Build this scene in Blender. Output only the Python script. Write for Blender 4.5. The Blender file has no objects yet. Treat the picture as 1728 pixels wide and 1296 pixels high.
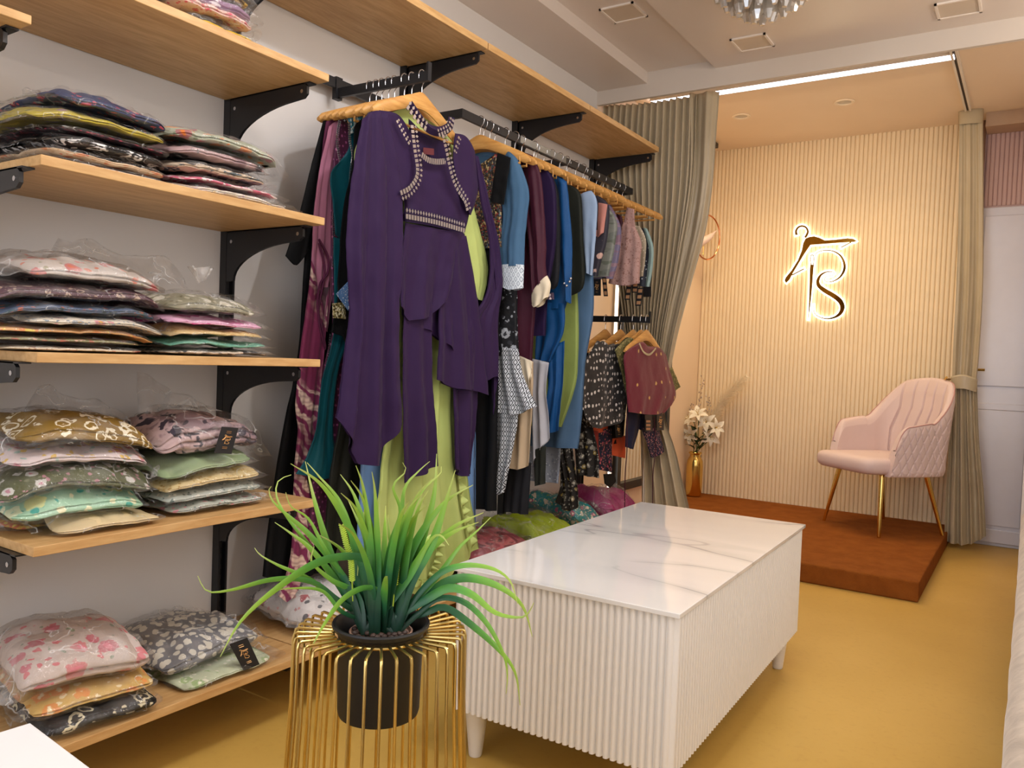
import bpy, math, random
from mathutils import Vector, Matrix, noise
PI = math.pi
S = bpy.context.scene
COL = S.collection
random.seed(11)
V = Vector

# ------------------------------------------------------------------ camera
FPX = 1346.49
RC = Matrix.Rotation(0.57790894, 3, 'Z') @ Matrix.Rotation(-0.03315467, 3, 'X') @ Matrix.Rotation(-0.03852515, 3, 'Y')
EYE = V((0, 0, 1.0))


def ray(u, v):
    return RC @ V(((u - 864) / FPX, 1, -(v - 648) / FPX))


def on(axis, val, u, v):
    """point of the plane axis = val seen at photo position (u, v)"""
    d = ray(u, v)
    return EYE + d * ((val - EYE[axis]) / d[axis])


def ahead(u, v, dist):
    return EYE + ray(u, v) * dist


def make_camera():
    cd = bpy.data.cameras.new('camera')
    cam = bpy.data.objects.new('camera', cd)
    COL.objects.link(cam)
    r, f, up = RC.col[0], RC.col[1], RC.col[2]
    m = Matrix(((r[0], up[0], -f[0], EYE[0]), (r[1], up[1], -f[1], EYE[1]), (r[2], up[2], -f[2], EYE[2]), (0, 0, 0, 1)))
    cam.matrix_world = m
    cd.sensor_width = 36
    cd.lens = FPX / 1728 * 36
    cd.clip_start = 0.02
    S.camera = cam


# ------------------------------------------------------------------ materials
def lin(h):
    h = h.lstrip('#')
    out = []
    for i in (0, 2, 4):
        c = int(h[i:i + 2], 16) / 255
        out.append(c / 12.92 if c <= .04045 else ((c + .055) / 1.055) ** 2.4)
    return (*out, 1)


class NT:
    def __init__(s, name):
        s.m = bpy.data.materials.new(name)
        s.m.use_nodes = True
        s.t = s.m.node_tree
        s.t.nodes.clear()
        s.out = s.n('ShaderNodeOutputMaterial')

    def n(s, typ, **kw):
        nd = s.t.nodes.new(typ)
        for k, v in kw.items():
            if hasattr(nd, k):
                setattr(nd, k, v)
        return nd

    def l(s, a, b):
        s.t.links.new(a, b)

    def put(s, sock, val):
        if isinstance(val, bpy.types.NodeSocket):
            s.l(val, sock)
        elif val is not None:
            sock.default_value = val

    def math(s, op, a, b=None, clamp=False):
        nd = s.n('ShaderNodeMath', operation=op)
        nd.use_clamp = clamp
        s.put(nd.inputs[0], a)
        if b is not None:
            s.put(nd.inputs[1], b)
        return nd.outputs[0]

    def mix(s, fac, a, b):
        nd = s.n('ShaderNodeMix', data_type='RGBA')
        s.put(nd.inputs[0], fac)
        s.put(nd.inputs[6], a)
        s.put(nd.inputs[7], b)
        return nd.outputs[2]

    def step(s, val, lo, hi):
        nd = s.n('ShaderNodeMapRange', clamp=True)
        nd.interpolation_type = 'SMOOTHSTEP'
        s.put(nd.inputs[0], val)
        nd.inputs[1].default_value = lo
        nd.inputs[2].default_value = hi
        nd.inputs[3].default_value = 0
        nd.inputs[4].default_value = 1
        return nd.outputs[0]

    def coord(s, scale=(1, 1, 1), rot=(0, 0, 0), warp=0, wscale=8):
        tc = s.n('ShaderNodeTexCoord')
        mp = s.n('ShaderNodeMapping')
        mp.inputs['Scale'].default_value = scale
        mp.inputs['Rotation'].default_value = rot
        s.l(tc.outputs['Object'], mp.inputs[0])
        o = mp.outputs[0]
        if warp:
            nz = s.n('ShaderNodeTexNoise')
            nz.inputs['Scale'].default_value = wscale
            s.l(o, nz.inputs['Vector'])
            a = s.n('ShaderNodeVectorMath', operation='SUBTRACT')
            s.l(nz.outputs['Color'], a.inputs[0])
            a.inputs[1].default_value = (.5, .5, .5)
            b = s.n('ShaderNodeVectorMath', operation='SCALE')
            s.l(a.outputs[0], b.inputs[0])
            b.inputs['Scale'].default_value = warp
            c = s.n('ShaderNodeVectorMath', operation='ADD')
            s.l(o, c.inputs[0])
            s.l(b.outputs[0], c.inputs[1])
            o = c.outputs[0]
        return o

    def noise(s, vec, scale, detail=3, rough=.5):
        nz = s.n('ShaderNodeTexNoise')
        nz.inputs['Scale'].default_value = scale
        nz.inputs['Detail'].default_value = detail
        nz.inputs['Roughness'].default_value = rough
        if vec is not None:
            s.l(vec, nz.inputs['Vector'])
        return nz.outputs['Fac']

    def voro(s, vec, scale, rnd=1.0, feature='F1', smooth=None):
        vo = s.n('ShaderNodeTexVoronoi', feature=feature)
        vo.inputs['Scale'].default_value = scale
        vo.inputs['Randomness'].default_value = rnd
        s.l(vec, vo.inputs['Vector'])
        return vo

    def pbr(s, col, rough=.6, metal=0, bump=None, bstr=.3, bdist=.002, sheen=0, spec=.5, coat=0):
        p = s.n('ShaderNodeBsdfPrincipled')
        s.put(p.inputs['Base Color'], col)
        s.put(p.inputs['Roughness'], rough)
        p.inputs['Metallic'].default_value = metal
        p.inputs['Specular IOR Level'].default_value = spec
        p.inputs['Sheen Weight'].default_value = sheen
        p.inputs['Coat Weight'].default_value = coat
        if coat:
            p.inputs['Coat Roughness'].default_value = .03
        if bump is not None:
            b = s.n('ShaderNodeBump')
            b.inputs['Strength'].default_value = bstr
            b.inputs['Distance'].default_value = bdist
            s.l(bump, b.inputs['Height'])
            s.l(b.outputs[0], p.inputs['Normal'])
        s.l(p.outputs[0], s.out.inputs[0])
        return s.m


MATS = {}


def cached(fn):
    def w(*a, **k):
        key = (fn.__name__, a, tuple(sorted(k.items())))
        if key not in MATS:
            MATS[key] = fn(*a, **k)
        return MATS[key]
    return w


@cached
def plain(name, col, rough=.6, metal=0.0, var=.06, nscale=14, bump=.0, bscale=60, spec=.5, coat=0, sheen=0):
    t = NT(name)
    c = t.coord()
    base = lin(col)
    if var:
        f = t.noise(c, nscale, 4)
        dark = tuple(x * (1 - var * 2) for x in base[:3]) + (1,)
        lite = tuple(min(1, x * (1 + var * 2)) for x in base[:3]) + (1,)
        colr = t.mix(f, dark, lite)
    else:
        colr = base
    h = t.noise(c, bscale, 3) if bump else None
    return t.pbr(colr, rough, metal, h, bump, .002, sheen=sheen, spec=spec, coat=coat)


@cached
def cloth(name, col, rough=.75, sheen=.0, weave=420, crease=.25, var=.05):
    t = NT(name)
    c = t.coord()
    base = lin(col)
    f = t.noise(c, 9, 4)
    colr = t.mix(f, tuple(x * (1 - 2 * var) for x in base[:3]) + (1,), tuple(min(1, x * (1 + 2 * var)) for x in base[:3]) + (1,))
    h = t.math('ADD', t.noise(c, 26, 4), t.math('MULTIPLY', t.noise(c, weave, 1), .12))
    return t.pbr(colr, rough, 0, h, crease, .006, sheen=sheen * .12, spec=.22)


@cached
def floral(name, base, petal, heart, leaf, scale=22, density=.36, leafd=.17, second=None, rough=.7):
    """printed cloth: irregular blossoms with a darker heart, small leaves, optional second blossom colour"""
    t = NT(name)
    scale = scale * 1.8
    c = t.coord(warp=.02, wscale=30)
    v1 = t.voro(c, scale)
    d = v1.outputs['Distance']
    sep = t.n('ShaderNodeSeparateColor')
    t.l(v1.outputs['Color'], sep.inputs[0])
    ruf = t.math('MULTIPLY', t.math('SUBTRACT', t.noise(c, scale * 4.5, 2), .5), .35)
    d2 = t.math('ADD', d, ruf)
    pet = t.math('SUBTRACT', 1, t.step(d2, density - .03, density + .02))
    show = t.step(sep.outputs[0], .28, .3)
    pet = t.math('MULTIPLY', pet, show)
    hrt = t.math('MULTIPLY', t.math('SUBTRACT', 1, t.step(d2, density * .35, density * .55)), show)
    c2 = t.coord(warp=.03, wscale=22)
    v2 = t.voro(c2, scale * 1.9)
    lf = t.math('SUBTRACT', 1, t.step(t.math('ADD', v2.outputs['Distance'], t.math('MULTIPLY', ruf, .8)), leafd - .02, leafd + .05))
    soft = t.noise(c, scale * .7, 4)
    b = lin(base)
    bc = t.mix(soft, tuple(x * .82 for x in b[:3]) + (1,), b)
    col = t.mix(lf, bc, lin(leaf))
    pc = lin(petal)
    if second:
        pc = t.mix(t.step(sep.outputs[1], .5, .55), lin(petal), lin(second))
    # scattered small blossoms between the large ones
    v3 = t.voro(t.coord(warp=.02, wscale=34, rot=(.4, .2, .7)), scale * 2.3)
    s3 = t.n('ShaderNodeSeparateColor')
    t.l(v3.outputs['Color'], s3.inputs[0])
    sm = t.math('MULTIPLY', t.math('SUBTRACT', 1, t.step(t.math('ADD', v3.outputs['Distance'], ruf), .30, .36)), t.step(s3.outputs[0], .55, .57))
    col = t.mix(t.math('MULTIPLY', sm, .85), col, lin(second or heart))
    shade = t.math('MULTIPLY', t.noise(c, scale * 3, 3), .55)
    pc = t.mix(shade, pc, b)
    col = t.mix(pet, col, pc)
    col = t.mix(hrt, col, lin(heart))
    h = t.noise(t.coord(warp=.05, wscale=9), 22, 4)
    return t.pbr(col, rough, 0, h, .6, .010, sheen=.0, spec=.3)


@cached
def lineart(name, base, line, scale=20, w=.045, rough=.7, fill=None):
    """flowers drawn in outline on a ground colour"""
    t = NT(name)
    scale = scale * 1.5
    c = t.coord(warp=.035, wscale=26)
    v1 = t.voro(c, scale)
    d = t.math('ADD', v1.outputs['Distance'], t.math('MULTIPLY', t.math('SUBTRACT', t.noise(c, scale * 3.4, 2), .5), .3))
    ring = t.math('PINGPONG', d, .16)
    m = t.math('SUBTRACT', 1, t.step(ring, w, w + .03))
    m = t.math('MULTIPLY', m, t.math('SUBTRACT', 1, t.step(d, .46, .5)))
    b = lin(base)
    soft = t.noise(c, scale * .5, 3)
    bc = t.mix(soft, tuple(x * .75 for x in b[:3]) + (1,), b)
    if fill:
        bc = t.mix(t.math('SUBTRACT', 1, t.step(d, .2, .24)), bc, lin(fill))
    col = t.mix(m, bc, lin(line))
    h = t.noise(t.coord(warp=.05, wscale=9), 22, 4)
    return t.pbr(col, rough, 0, h, .6, .010, sheen=.0, spec=.3)


@cached
def ikat(name, a, b, c3, scale=14, rough=.7, stretch=3.0):
    """streaky woven print in three colours"""
    t = NT(name)
    c = t.coord(scale=(1, 1, stretch), warp=.08, wscale=12)
    f = t.noise(c, scale, 3, .6)
    g = t.noise(c, scale * 2.1, 2)
    col = t.mix(t.step(f, .44, .5), lin(a), lin(b))
    col = t.mix(t.step(g, .56, .6), col, lin(c3))
    h = t.noise(t.coord(), 30, 4)
    return t.pbr(col, rough, 0, h, .35, .006, spec=.3)


@cached
def tiedye(name, a, b, scale=9):
    t = NT(name)
    c = t.coord(warp=.07, wscale=11)
    w = t.n('ShaderNodeTexWave', wave_type='BANDS', bands_direction='DIAGONAL')
    w.inputs['Scale'].default_value = scale
    w.inputs['Distortion'].default_value = 6
    w.inputs['Detail'].default_value = 3
    t.l(c, w.inputs['Vector'])
    w2 = t.n('ShaderNodeTexWave', wave_type='BANDS', bands_direction='Z')
    w2.inputs['Scale'].default_value = scale * 1.7
    w2.inputs['Distortion'].default_value = 3
    t.l(c, w2.inputs['Vector'])
    f = t.math('MULTIPLY', t.step(w.outputs['Fac'], .25, .75), t.math('ADD', t.math('MULTIPLY', w2.outputs['Fac'], .5), .6), True)
    g = t.noise(c, 5, 2)
    f = t.math('MULTIPLY', f, t.step(g, .36, .56), True)
    col = t.mix(f, lin(a), lin(b))
    return t.pbr(col, .7, 0, t.noise(t.coord(), 26, 4), .3, .006, sheen=.1, spec=.3)


@cached
def lattice(name, a, b, scale=60, axis='xz', w=.32):
    """diamond lattice with a filled core, for geometric prints"""
    t = NT(name)
    c = t.coord(warp=.01, wscale=12)
    sp = t.n('ShaderNodeSeparateXYZ')
    t.l(c, sp.inputs[0])
    p = sp.outputs[{'x': 0, 'y': 1}[axis[0]]]
    z = sp.outputs[2]
    s1 = t.math('MULTIPLY', t.math('ADD', p, t.math('MULTIPLY', z, .55)), scale)
    s2 = t.math('MULTIPLY', t.math('SUBTRACT', p, t.math('MULTIPLY', z, .55)), scale)
    f1 = t.math('ABSOLUTE', t.math('SUBTRACT', t.math('FRACT', s1), .5))
    f2 = t.math('ABSOLUTE', t.math('SUBTRACT', t.math('FRACT', s2), .5))
    mx = t.math('MAXIMUM', f1, f2)
    edge = t.step(mx, .5 - w * .5, .5 - w * .5 + .05)
    core = t.math('SUBTRACT', 1, t.step(mx, .24, .27))
    m = t.math('MAXIMUM', edge, t.math('MULTIPLY', core, .9))
    col = t.mix(m, lin(a), lin(b))
    return t.pbr(col, .7, 0, t.noise(t.coord(), 30, 4), .3, .006, spec=.3)


@cached
def motif(name, base, dot, scale=30, size=.25, rnd=.25, rough=.6, shine=False, second=None, sx=1.0):
    """small regularly spaced motifs on a ground colour"""
    t = NT(name)
    c = t.coord(scale=(1, 1, sx), rot=(0, .5, .3))
    v1 = t.voro(c, scale, rnd)
    d = t.math('ADD', v1.outputs['Distance'], t.math('MULTIPLY', t.math('SUBTRACT', t.noise(c, scale * 4, 2), .5), .25))
    m = t.math('SUBTRACT', 1, t.step(d, size - .02, size + .03))
    dc = lin(dot)
    if second:
        sep = t.n('ShaderNodeSeparateColor')
        t.l(v1.outputs['Color'], sep.inputs[0])
        dc = t.mix(t.step(sep.outputs[0], .45, .55), lin(dot), lin(second))
    b = lin(base)
    f = t.noise(c, 9, 4)
    bc = t.mix(f, tuple(x * .85 for x in b[:3]) + (1,), b)
    col = t.mix(m, bc, dc)
    r = t.math('SUBTRACT', rough, t.math('MULTIPLY', m, .4)) if shine else rough
    return t.pbr(col, r, 0, t.noise(t.coord(), 30, 4), .3, .006, spec=.5, sheen=.1)


@cached
def sequin(name, cols, scale=120):
    """dense beadwork in several colours"""
    t = NT(name)
    c = t.coord()
    v = t.voro(c, scale)
    sep = t.n('ShaderNodeSeparateColor')
    t.l(v.outputs['Color'], sep.inputs[0])
    rp = t.n('ShaderNodeValToRGB')
    rp.color_ramp.interpolation = 'CONSTANT'
    e = rp.color_ramp.elements
    k = len(cols)
    e[0].color = lin(cols[0])
    e[1].position = 1 / k
    e[1].color = lin(cols[1])
    for i in range(2, k):
        x = e.new(i / k)
        x.color = lin(cols[i])
    t.l(sep.outputs[0], rp.inputs[0])
    return t.pbr(rp.outputs[0], .3, 0, t.math('SUBTRACT', 1, v.outputs['Distance']), .8, .003, spec=.7)


@cached
def wood(name, a, b, scale=(1.2, .16, 1.2), rough=.45, freq=26, warp=.15, bands='X'):
    """laminate with grain running along Y"""
    t = NT(name)
    c = t.coord(scale=scale, warp=warp * .2, wscale=4)
    f = t.noise(c, freq, 6, .65)
    f2 = t.noise(c, freq * 3.5, 3, .5)
    g = t.math('ADD', t.math('MULTIPLY', f, .65), t.math('MULTIPLY', f2, .35))
    col = t.mix(t.step(g, .32, .68), lin(a), lin(b))
    return t.pbr(col, rough, 0, f2, .04, .001, spec=.4)


@cached
def film(name, tint='#ffffff', haze=.1, gloss=.2):
    """thin clear crinkled plastic"""
    t = NT(name)
    c = t.coord(warp=.05, wscale=12)
    h = t.math('ADD', t.noise(c, 26, 4, .6), t.math('MULTIPLY', t.noise(c, 90, 2), .25))
    bp = t.n('ShaderNodeBump')
    bp.inputs['Strength'].default_value = .9
    bp.inputs['Distance'].default_value = .012
    t.l(h, bp.inputs['Height'])
    tr = t.n('ShaderNodeBsdfTransparent')
    tr.inputs[0].default_value = lin(tint)
    gl = t.n('ShaderNodeBsdfGlossy')
    gl.inputs['Roughness'].default_value = .09
    t.l(bp.outputs[0], gl.inputs['Normal'])
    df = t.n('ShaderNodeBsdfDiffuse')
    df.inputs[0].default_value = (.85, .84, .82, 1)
    lw = t.n('ShaderNodeLayerWeight')
    lw.inputs['Blend'].default_value = .35
    t.l(bp.outputs[0], lw.inputs['Normal'])
    m1 = t.n('ShaderNodeMixShader')
    fac = t.math('ADD', gloss * .28, t.math('MULTIPLY', lw.outputs['Facing'], gloss * .8))
    t.l(fac, m1.inputs[0])
    t.l(tr.outputs[0], m1.inputs[1])
    t.l(gl.outputs[0], m1.inputs[2])
    m2 = t.n('ShaderNodeMixShader')
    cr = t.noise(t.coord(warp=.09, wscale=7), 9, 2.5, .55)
    line = t.math('SUBTRACT', 1, t.step(t.math('ABSOLUTE', t.math('SUBTRACT', cr, .5)), 0, .011))  # pale lines painted along the creases in place of bright glints
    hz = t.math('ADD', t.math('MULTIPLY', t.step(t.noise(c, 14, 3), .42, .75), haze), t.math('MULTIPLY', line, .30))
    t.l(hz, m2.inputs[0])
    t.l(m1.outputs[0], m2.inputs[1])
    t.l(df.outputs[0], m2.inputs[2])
    t.l(m2.outputs[0], t.out.inputs[0])
    return t.m


@cached
def emit(name, col, power):
    t = NT(name)
    e = t.n('ShaderNodeEmission')
    e.inputs[0].default_value = lin(col)
    e.inputs[1].default_value = power
    t.l(e.outputs[0], t.out.inputs[0])
    return t.m


@cached
def clear(name, tint='#ffffff', gloss=.2, rough=.02, milk=0):
    """clear glass or crystal seen as a thin solid"""
    t = NT(name)
    tr = t.n('ShaderNodeBsdfTransparent')
    tr.inputs[0].default_value = lin(tint)
    gl = t.n('ShaderNodeBsdfGlossy')
    gl.inputs['Roughness'].default_value = rough
    lw = t.n('ShaderNodeLayerWeight')
    lw.inputs['Blend'].default_value = .4
    m1 = t.n('ShaderNodeMixShader')
    if milk:
        df = t.n('ShaderNodeBsdfTranslucent')
        df.inputs[0].default_value = (.95, .93, .9, 1)
        mm = t.n('ShaderNodeMixShader')
        mm.inputs[0].default_value = milk
        t.l(tr.outputs[0], mm.inputs[1])
        t.l(df.outputs[0], mm.inputs[2])
        tr = mm
    t.l(t.math('ADD', gloss, t.math('MULTIPLY', lw.outputs['Facing'], .5), True), m1.inputs[0])
    t.l(tr.outputs[0], m1.inputs[1])
    t.l(gl.outputs[0], m1.inputs[2])
    t.l(m1.outputs[0], t.out.inputs[0])
    return t.m


@cached
def plume_mat(name, col):
    t = NT(name)
    d = t.n('ShaderNodeBsdfDiffuse')
    d.inputs[0].default_value = lin(col)
    tr = t.n('ShaderNodeBsdfTranslucent')
    tr.inputs[0].default_value = lin(col)
    m = t.n('ShaderNodeMixShader')
    m.inputs[0].default_value = .5
    t.l(d.outputs[0], m.inputs[1])
    t.l(tr.outputs[0], m.inputs[2])
    t.l(m.outputs[0], t.out.inputs[0])
    return t.m


@cached
def marble(name):
    t = NT(name)
    c = t.coord(scale=(.55, 2.4, 1), rot=(0, 0, -.12), warp=.12, wscale=2.5)
    v = t.noise(c, 1.5, 2.5, .45)
    ab = t.math('ABSOLUTE', t.math('SUBTRACT', v, .5))
    vein = t.math('MAXIMUM', t.math('SUBTRACT', 1, t.step(ab, 0, .010)), t.math('MULTIPLY', t.math('SUBTRACT', 1, t.step(ab, 0, .06)), .30))
    v2 = t.noise(t.coord(rot=(0, 0, .5), warp=.3, wscale=2), 1.8, 3)
    m = t.math('MULTIPLY', vein, t.step(v2, .36, .60))
    soft = t.noise(c, 1.2, 3)
    col = t.mix(t.step(soft, .35, .7), lin('#eceae6'), lin('#dddcda'))
    col = t.mix(t.math('MULTIPLY', m, .75), col, lin('#8f9497'))
    return t.pbr(col, .07, 0, None, spec=.6, coat=.4)


@cached
def leafmat(name):
    t = NT(name)
    a = t.n('ShaderNodeAttribute')
    a.attribute_name = 'along'
    rp = t.n('ShaderNodeValToRGB')
    e = rp.color_ramp.elements
    e[0].color = lin('#0d3524')
    e[0].position = .12
    e[1].color = lin('#8fb93f')
    e[1].position = .8
    x = e.new(.36)
    x.color = lin('#23603a')
    x = e.new(.52)
    x.color = lin('#569a3a')
    x = e.new(.97)
    x.color = lin('#b4bf66')
    n = t.noise(t.coord(), 14, 3)
    f = t.math('ADD', a.outputs['Fac'], t.math('MULTIPLY', t.math('SUBTRACT', n, .5), .3), True)
    t.l(f, rp.inputs[0])
    st = t.noise(t.coord(scale=(1, 1, .05)), 260, 1)
    return t.pbr(rp.outputs[0], .42, 0, st, .15, .001, spec=.45)


# ------------------------------------------------------------------ mesh building
class MB:
    def __init__(s):
        s.v = []
        s.f = []
        s.at = None

    def add(s, vs, fs):
        o = len(s.v)
        s.v += [V(p) for p in vs]
        s.f += [[i + o for i in f] for f in fs]

    def box(s, x0, x1, y0, y1, z0, z1, m=None):
        vs = [V((x, y, z)) for x in (x0, x1) for y in (y0, y1) for z in (z0, z1)]
        if m:
            vs = [m @ p for p in vs]
        s.add(vs, [(0, 1, 3, 2), (4, 6, 7, 5), (0, 4, 5, 1), (2, 3, 7, 6), (0, 2, 6, 4), (1, 5, 7, 3)])

    def grid(s, P, closeu=False, closev=False, cap=False):
        nu, nv = len(P), len(P[0])
        o = len(s.v)
        for r in P:
            s.v += [V(p) for p in r]
        for i in range(nu if closeu else nu - 1):
            for j in range(nv if closev else nv - 1):
                i2, j2 = (i + 1) % nu, (j + 1) % nv
                s.f.append([o + i * nv + j, o + i2 * nv + j, o + i2 * nv + j2, o + i * nv + j2])
        if cap and closev:
            s.f.append([o + j for j in range(nv)])
            s.f.append([o + (nu - 1) * nv + j for j in range(nv - 1, -1, -1)])

    def tube(s, pts, r, n=8, cap=True, flat=1.0, closed=False):
        pts = [V(p) for p in pts]
        k = len(pts)
        rs = r if isinstance(r, (list, tuple)) else [r] * k
        rings = []
        prev = None
        for i, p in enumerate(pts):
            if closed:
                t = pts[(i + 1) % k] - pts[i - 1]
            else:
                t = pts[min(i + 1, k - 1)] - pts[max(i - 1, 0)]
            t = t.normalized() if t.length > 1e-9 else V((0, 0, 1))
            if prev is None:
                a = V((0, 0, 1)) if abs(t.z) < .9 else V((1, 0, 0))
                x = t.cross(a).normalized()
            else:
                x = (prev - t * prev.dot(t))
                x = x.normalized() if x.length > 1e-6 else t.orthogonal().normalized()
            prev = x
            y = t.cross(x)
            rings.append([p + (x * math.cos(2 * PI * j / n) + y * math.sin(2 * PI * j / n) * flat) * rs[i] for j in range(n)])
        s.grid(rings, closeu=closed, closev=True, cap=cap and not closed)

    def lathe(s, c, prof, n=24, cap=True):
        c = V(c)
        s.grid([[c + V((r * math.cos(2 * PI * j / n), r * math.sin(2 * PI * j / n), z)) for j in range(n)] for r, z in prof], closev=True, cap=cap)

    def prism(s, poly, vec):
        poly = [V(p) for p in poly]
        vec = V(vec)
        n = len(poly)
        s.add(poly + [p + vec for p in poly], [list(range(n - 1, -1, -1)), [n + i for i in range(n)]] + [[i, (i + 1) % n, n + (i + 1) % n, n + i] for i in range(n)])

    def ball(s, c, r, n=12, m=8, sc=(1, 1, 1)):
        c = V(c)
        s.grid([[c + V((r * sc[0] * math.sin(PI * i / m) * math.cos(2 * PI * j / n), r * sc[1] * math.sin(PI * i / m) * math.sin(2 * PI * j / n), r * sc[2] * math.cos(PI * i / m))) for j in range(n)] for i in range(m + 1)], closev=True)

    def build(s, name, mat, parent=None, smooth=True, angle=40, bevel=0, seg=2, base=None):
        me = bpy.data.meshes.new(name)
        if parent is not None:
            o0 = WLOC[parent.name]
        elif base is not None:
            o0 = V(base)
        else:
            xs = [p.x for p in s.v]
            ys = [p.y for p in s.v]
            zs = [p.z for p in s.v]
            o0 = V(((min(xs) + max(xs)) / 2, (min(ys) + max(ys)) / 2, min(zs)))
        me.from_pydata([p - o0 for p in s.v], [], s.f)
        me.validate()
        me.update()
        if s.at:
            a = me.attributes.new('along', 'FLOAT', 'POINT')
            a.data.foreach_set('value', s.at)
        import bmesh
        bm = bmesh.new()
        bm.from_mesh(me)
        bmesh.ops.recalc_face_normals(bm, faces=bm.faces)
        bm.to_mesh(me)
        bm.free()
        if smooth:
            me.polygons.foreach_set('use_smooth', [True] * len(me.polygons))
            me.set_sharp_from_angle(angle=math.radians(angle))
        me.materials.append(mat)
        ob = bpy.data.objects.new(name, me)
        COL.objects.link(ob)
        if parent is not None:
            ob.parent = parent
            ob.location = (0, 0, 0)
        else:
            ob.location = o0
        WLOC[ob.name] = o0
        if bevel:
            b = ob.modifiers.new('bevel', 'BEVEL')
            b.width = bevel
            b.segments = seg
            b.limit_method = 'ANGLE'
        return ob


WLOC = {}


def tag(o, label=None, cat=None, group=None, kind=None):
    if label:
        o['label'] = label
    if cat:
        o['category'] = cat
    if group:
        o['group'] = group
    if kind:
        o['kind'] = kind
    return o


def root(name, label, cat, loc, group=None):
    o = bpy.data.objects.new(name, None)
    o.empty_display_size = .05
    COL.objects.link(o)
    o.location = loc
    WLOC[o.name] = V(loc)
    return tag(o, label, cat, group)


def copy_tree(o, loc, rotz=0, label=None, group=None):
    r = o.copy()
    COL.objects.link(r)
    r.location = loc
    r.rotation_euler = (0, 0, rotz)
    WLOC[r.name] = V(loc)
    if label:
        r['label'] = label
    if group:
        r['group'] = group
    for ch in list(o.children):
        c = ch.copy()
        COL.objects.link(c)
        c.parent = r
        for g in ch.children:
            d = g.copy()
            COL.objects.link(d)
            d.parent = c
    return r


def struct(name, mb, mat, **k):
    return tag(mb.build(name, mat, **k), kind='structure')


# ------------------------------------------------------------------ curves and cloth
def resample(pts, n, curvy=True):
    pts = [V(p) for p in pts]
    if len(pts) == 1:
        return [pts[0]] * n
    if curvy and len(pts) > 2:
        out = []
        k = len(pts)
        for i in range(k - 1):
            p0, p1, p2, p3 = pts[max(i - 1, 0)], pts[i], pts[i + 1], pts[min(i + 2, k - 1)]
            for q in range(10):
                t = q / 10
                out.append(.5 * ((2 * p1) + (p2 - p0) * t + (2 * p0 - 5 * p1 + 4 * p2 - p3) * t * t + (3 * p1 - p0 - 3 * p2 + p3) * t ** 3))
        out.append(pts[-1])
        pts = out
    ln = [0]
    for a, b in zip(pts, pts[1:]):
        ln.append(ln[-1] + (b - a).length)
    tot = ln[-1] or 1
    res = []
    j = 0
    for i in range(n):
        d = tot * i / (n - 1)
        while j < len(pts) - 2 and ln[j + 1] < d:
            j += 1
        seg = ln[j + 1] - ln[j]
        res.append(pts[j].lerp(pts[j + 1], (d - ln[j]) / seg if seg > 1e-9 else 0))
    return res


def sheet(mb, T, B, L=None, R=None, nrm=(1, 0, 0), n=26, m=24, folds=((4, .006),), th=.008, crumple=.004, seed=0, topamp=.15, curvy=True, flare=1.0, sharp=False, hem=0, hemsharp=False):
    """cloth panel bounded by four curves, hung in folds, closed front and back"""
    nrm = V(nrm)
    Tc, Bc = resample(T, n, curvy and not sharp), resample(B, n, curvy and not hemsharp)
    Lc = resample([T[0]] + list(L or []) + [B[0]], m, curvy)
    Rc = resample([T[-1]] + list(R or []) + [B[-1]], m, curvy)
    P = []
    rnd = random.Random(seed)
    ph = [rnd.random() for _ in folds]
    so = V((rnd.random() * 40, rnd.random() * 40, rnd.random() * 40))
    p00, p10, p01, p11 = Tc[0], Tc[-1], Bc[0], Bc[-1]
    for j in range(m):
        t = j / (m - 1)
        front, back = [], []
        for i in range(n):
            s = i / (n - 1)
            p = Tc[i] * (1 - t) + Bc[i] * t + Lc[j] * (1 - s) + Rc[j] * s - (p00 * (1 - s) * (1 - t) + p10 * s * (1 - t) + p01 * (1 - s) * t + p11 * s * t)
            a = topamp + (1 - topamp) * t ** flare
            d = 0
            for (k, am), f in zip(folds, ph):
                w = math.sin(2 * PI * (k * s + f + .08 * math.sin(3.3 * t + 6 * f)))
                d += am * a * w
            d += crumple * noise.noise(p * 13 + so) * (.4 + .6 * t) + crumple * .5 * noise.noise(p * 34 + so)
            b = th * math.sqrt(max(0, math.sin(PI * s)))
            front.append(p + nrm * (d + b))
            back.append(p + nrm * (d - b))
        P.append(front + back[-2:0:-1])
    mb.grid(P, closev=True)
    k = len(P[0])
    o = len(mb.v) - k * m
    mb.f.append([o + i for i in range(k)])
    if hem:
        mb.tube([p for p in P[-1][:n]], hem, 5)
        mb.tube([P[j][0] for j in range(0, m)], hem * .8, 4)
        mb.tube([P[j][n - 1] for j in range(0, m)], hem * .8, 4)
    return mb
# ------------------------------------------------------------------ room shell
XW, XR, YB, YF, ZS = -2.0, 0.78, 5.5, -1.7, 0.092
WHITE = plain('white_paint', '#dedad6', .55, var=.02, nscale=3)
CEIL = plain('ceiling_paint', '#ddd2c8', .32, var=.02, nscale=3, spec=.5)
CREAM = plain('cream_paint', '#f2ddc2', .5, var=.02, nscale=3)
BLACK = plain('black_metal', '#17171a', .42, var=.05, spec=.5)
STEEL = plain('steel', '#c9c9cc', .22, 1.0, var=0)
GOLD = plain('polished_gold', '#e2c070', .18, 1.0, var=0)
PALEGOLD = plain('brushed_gold', '#d9bf78', .28, 1.0, var=.03)
OAK = wood('oak_laminate', '#bb8f58', '#d6af78')


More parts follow.
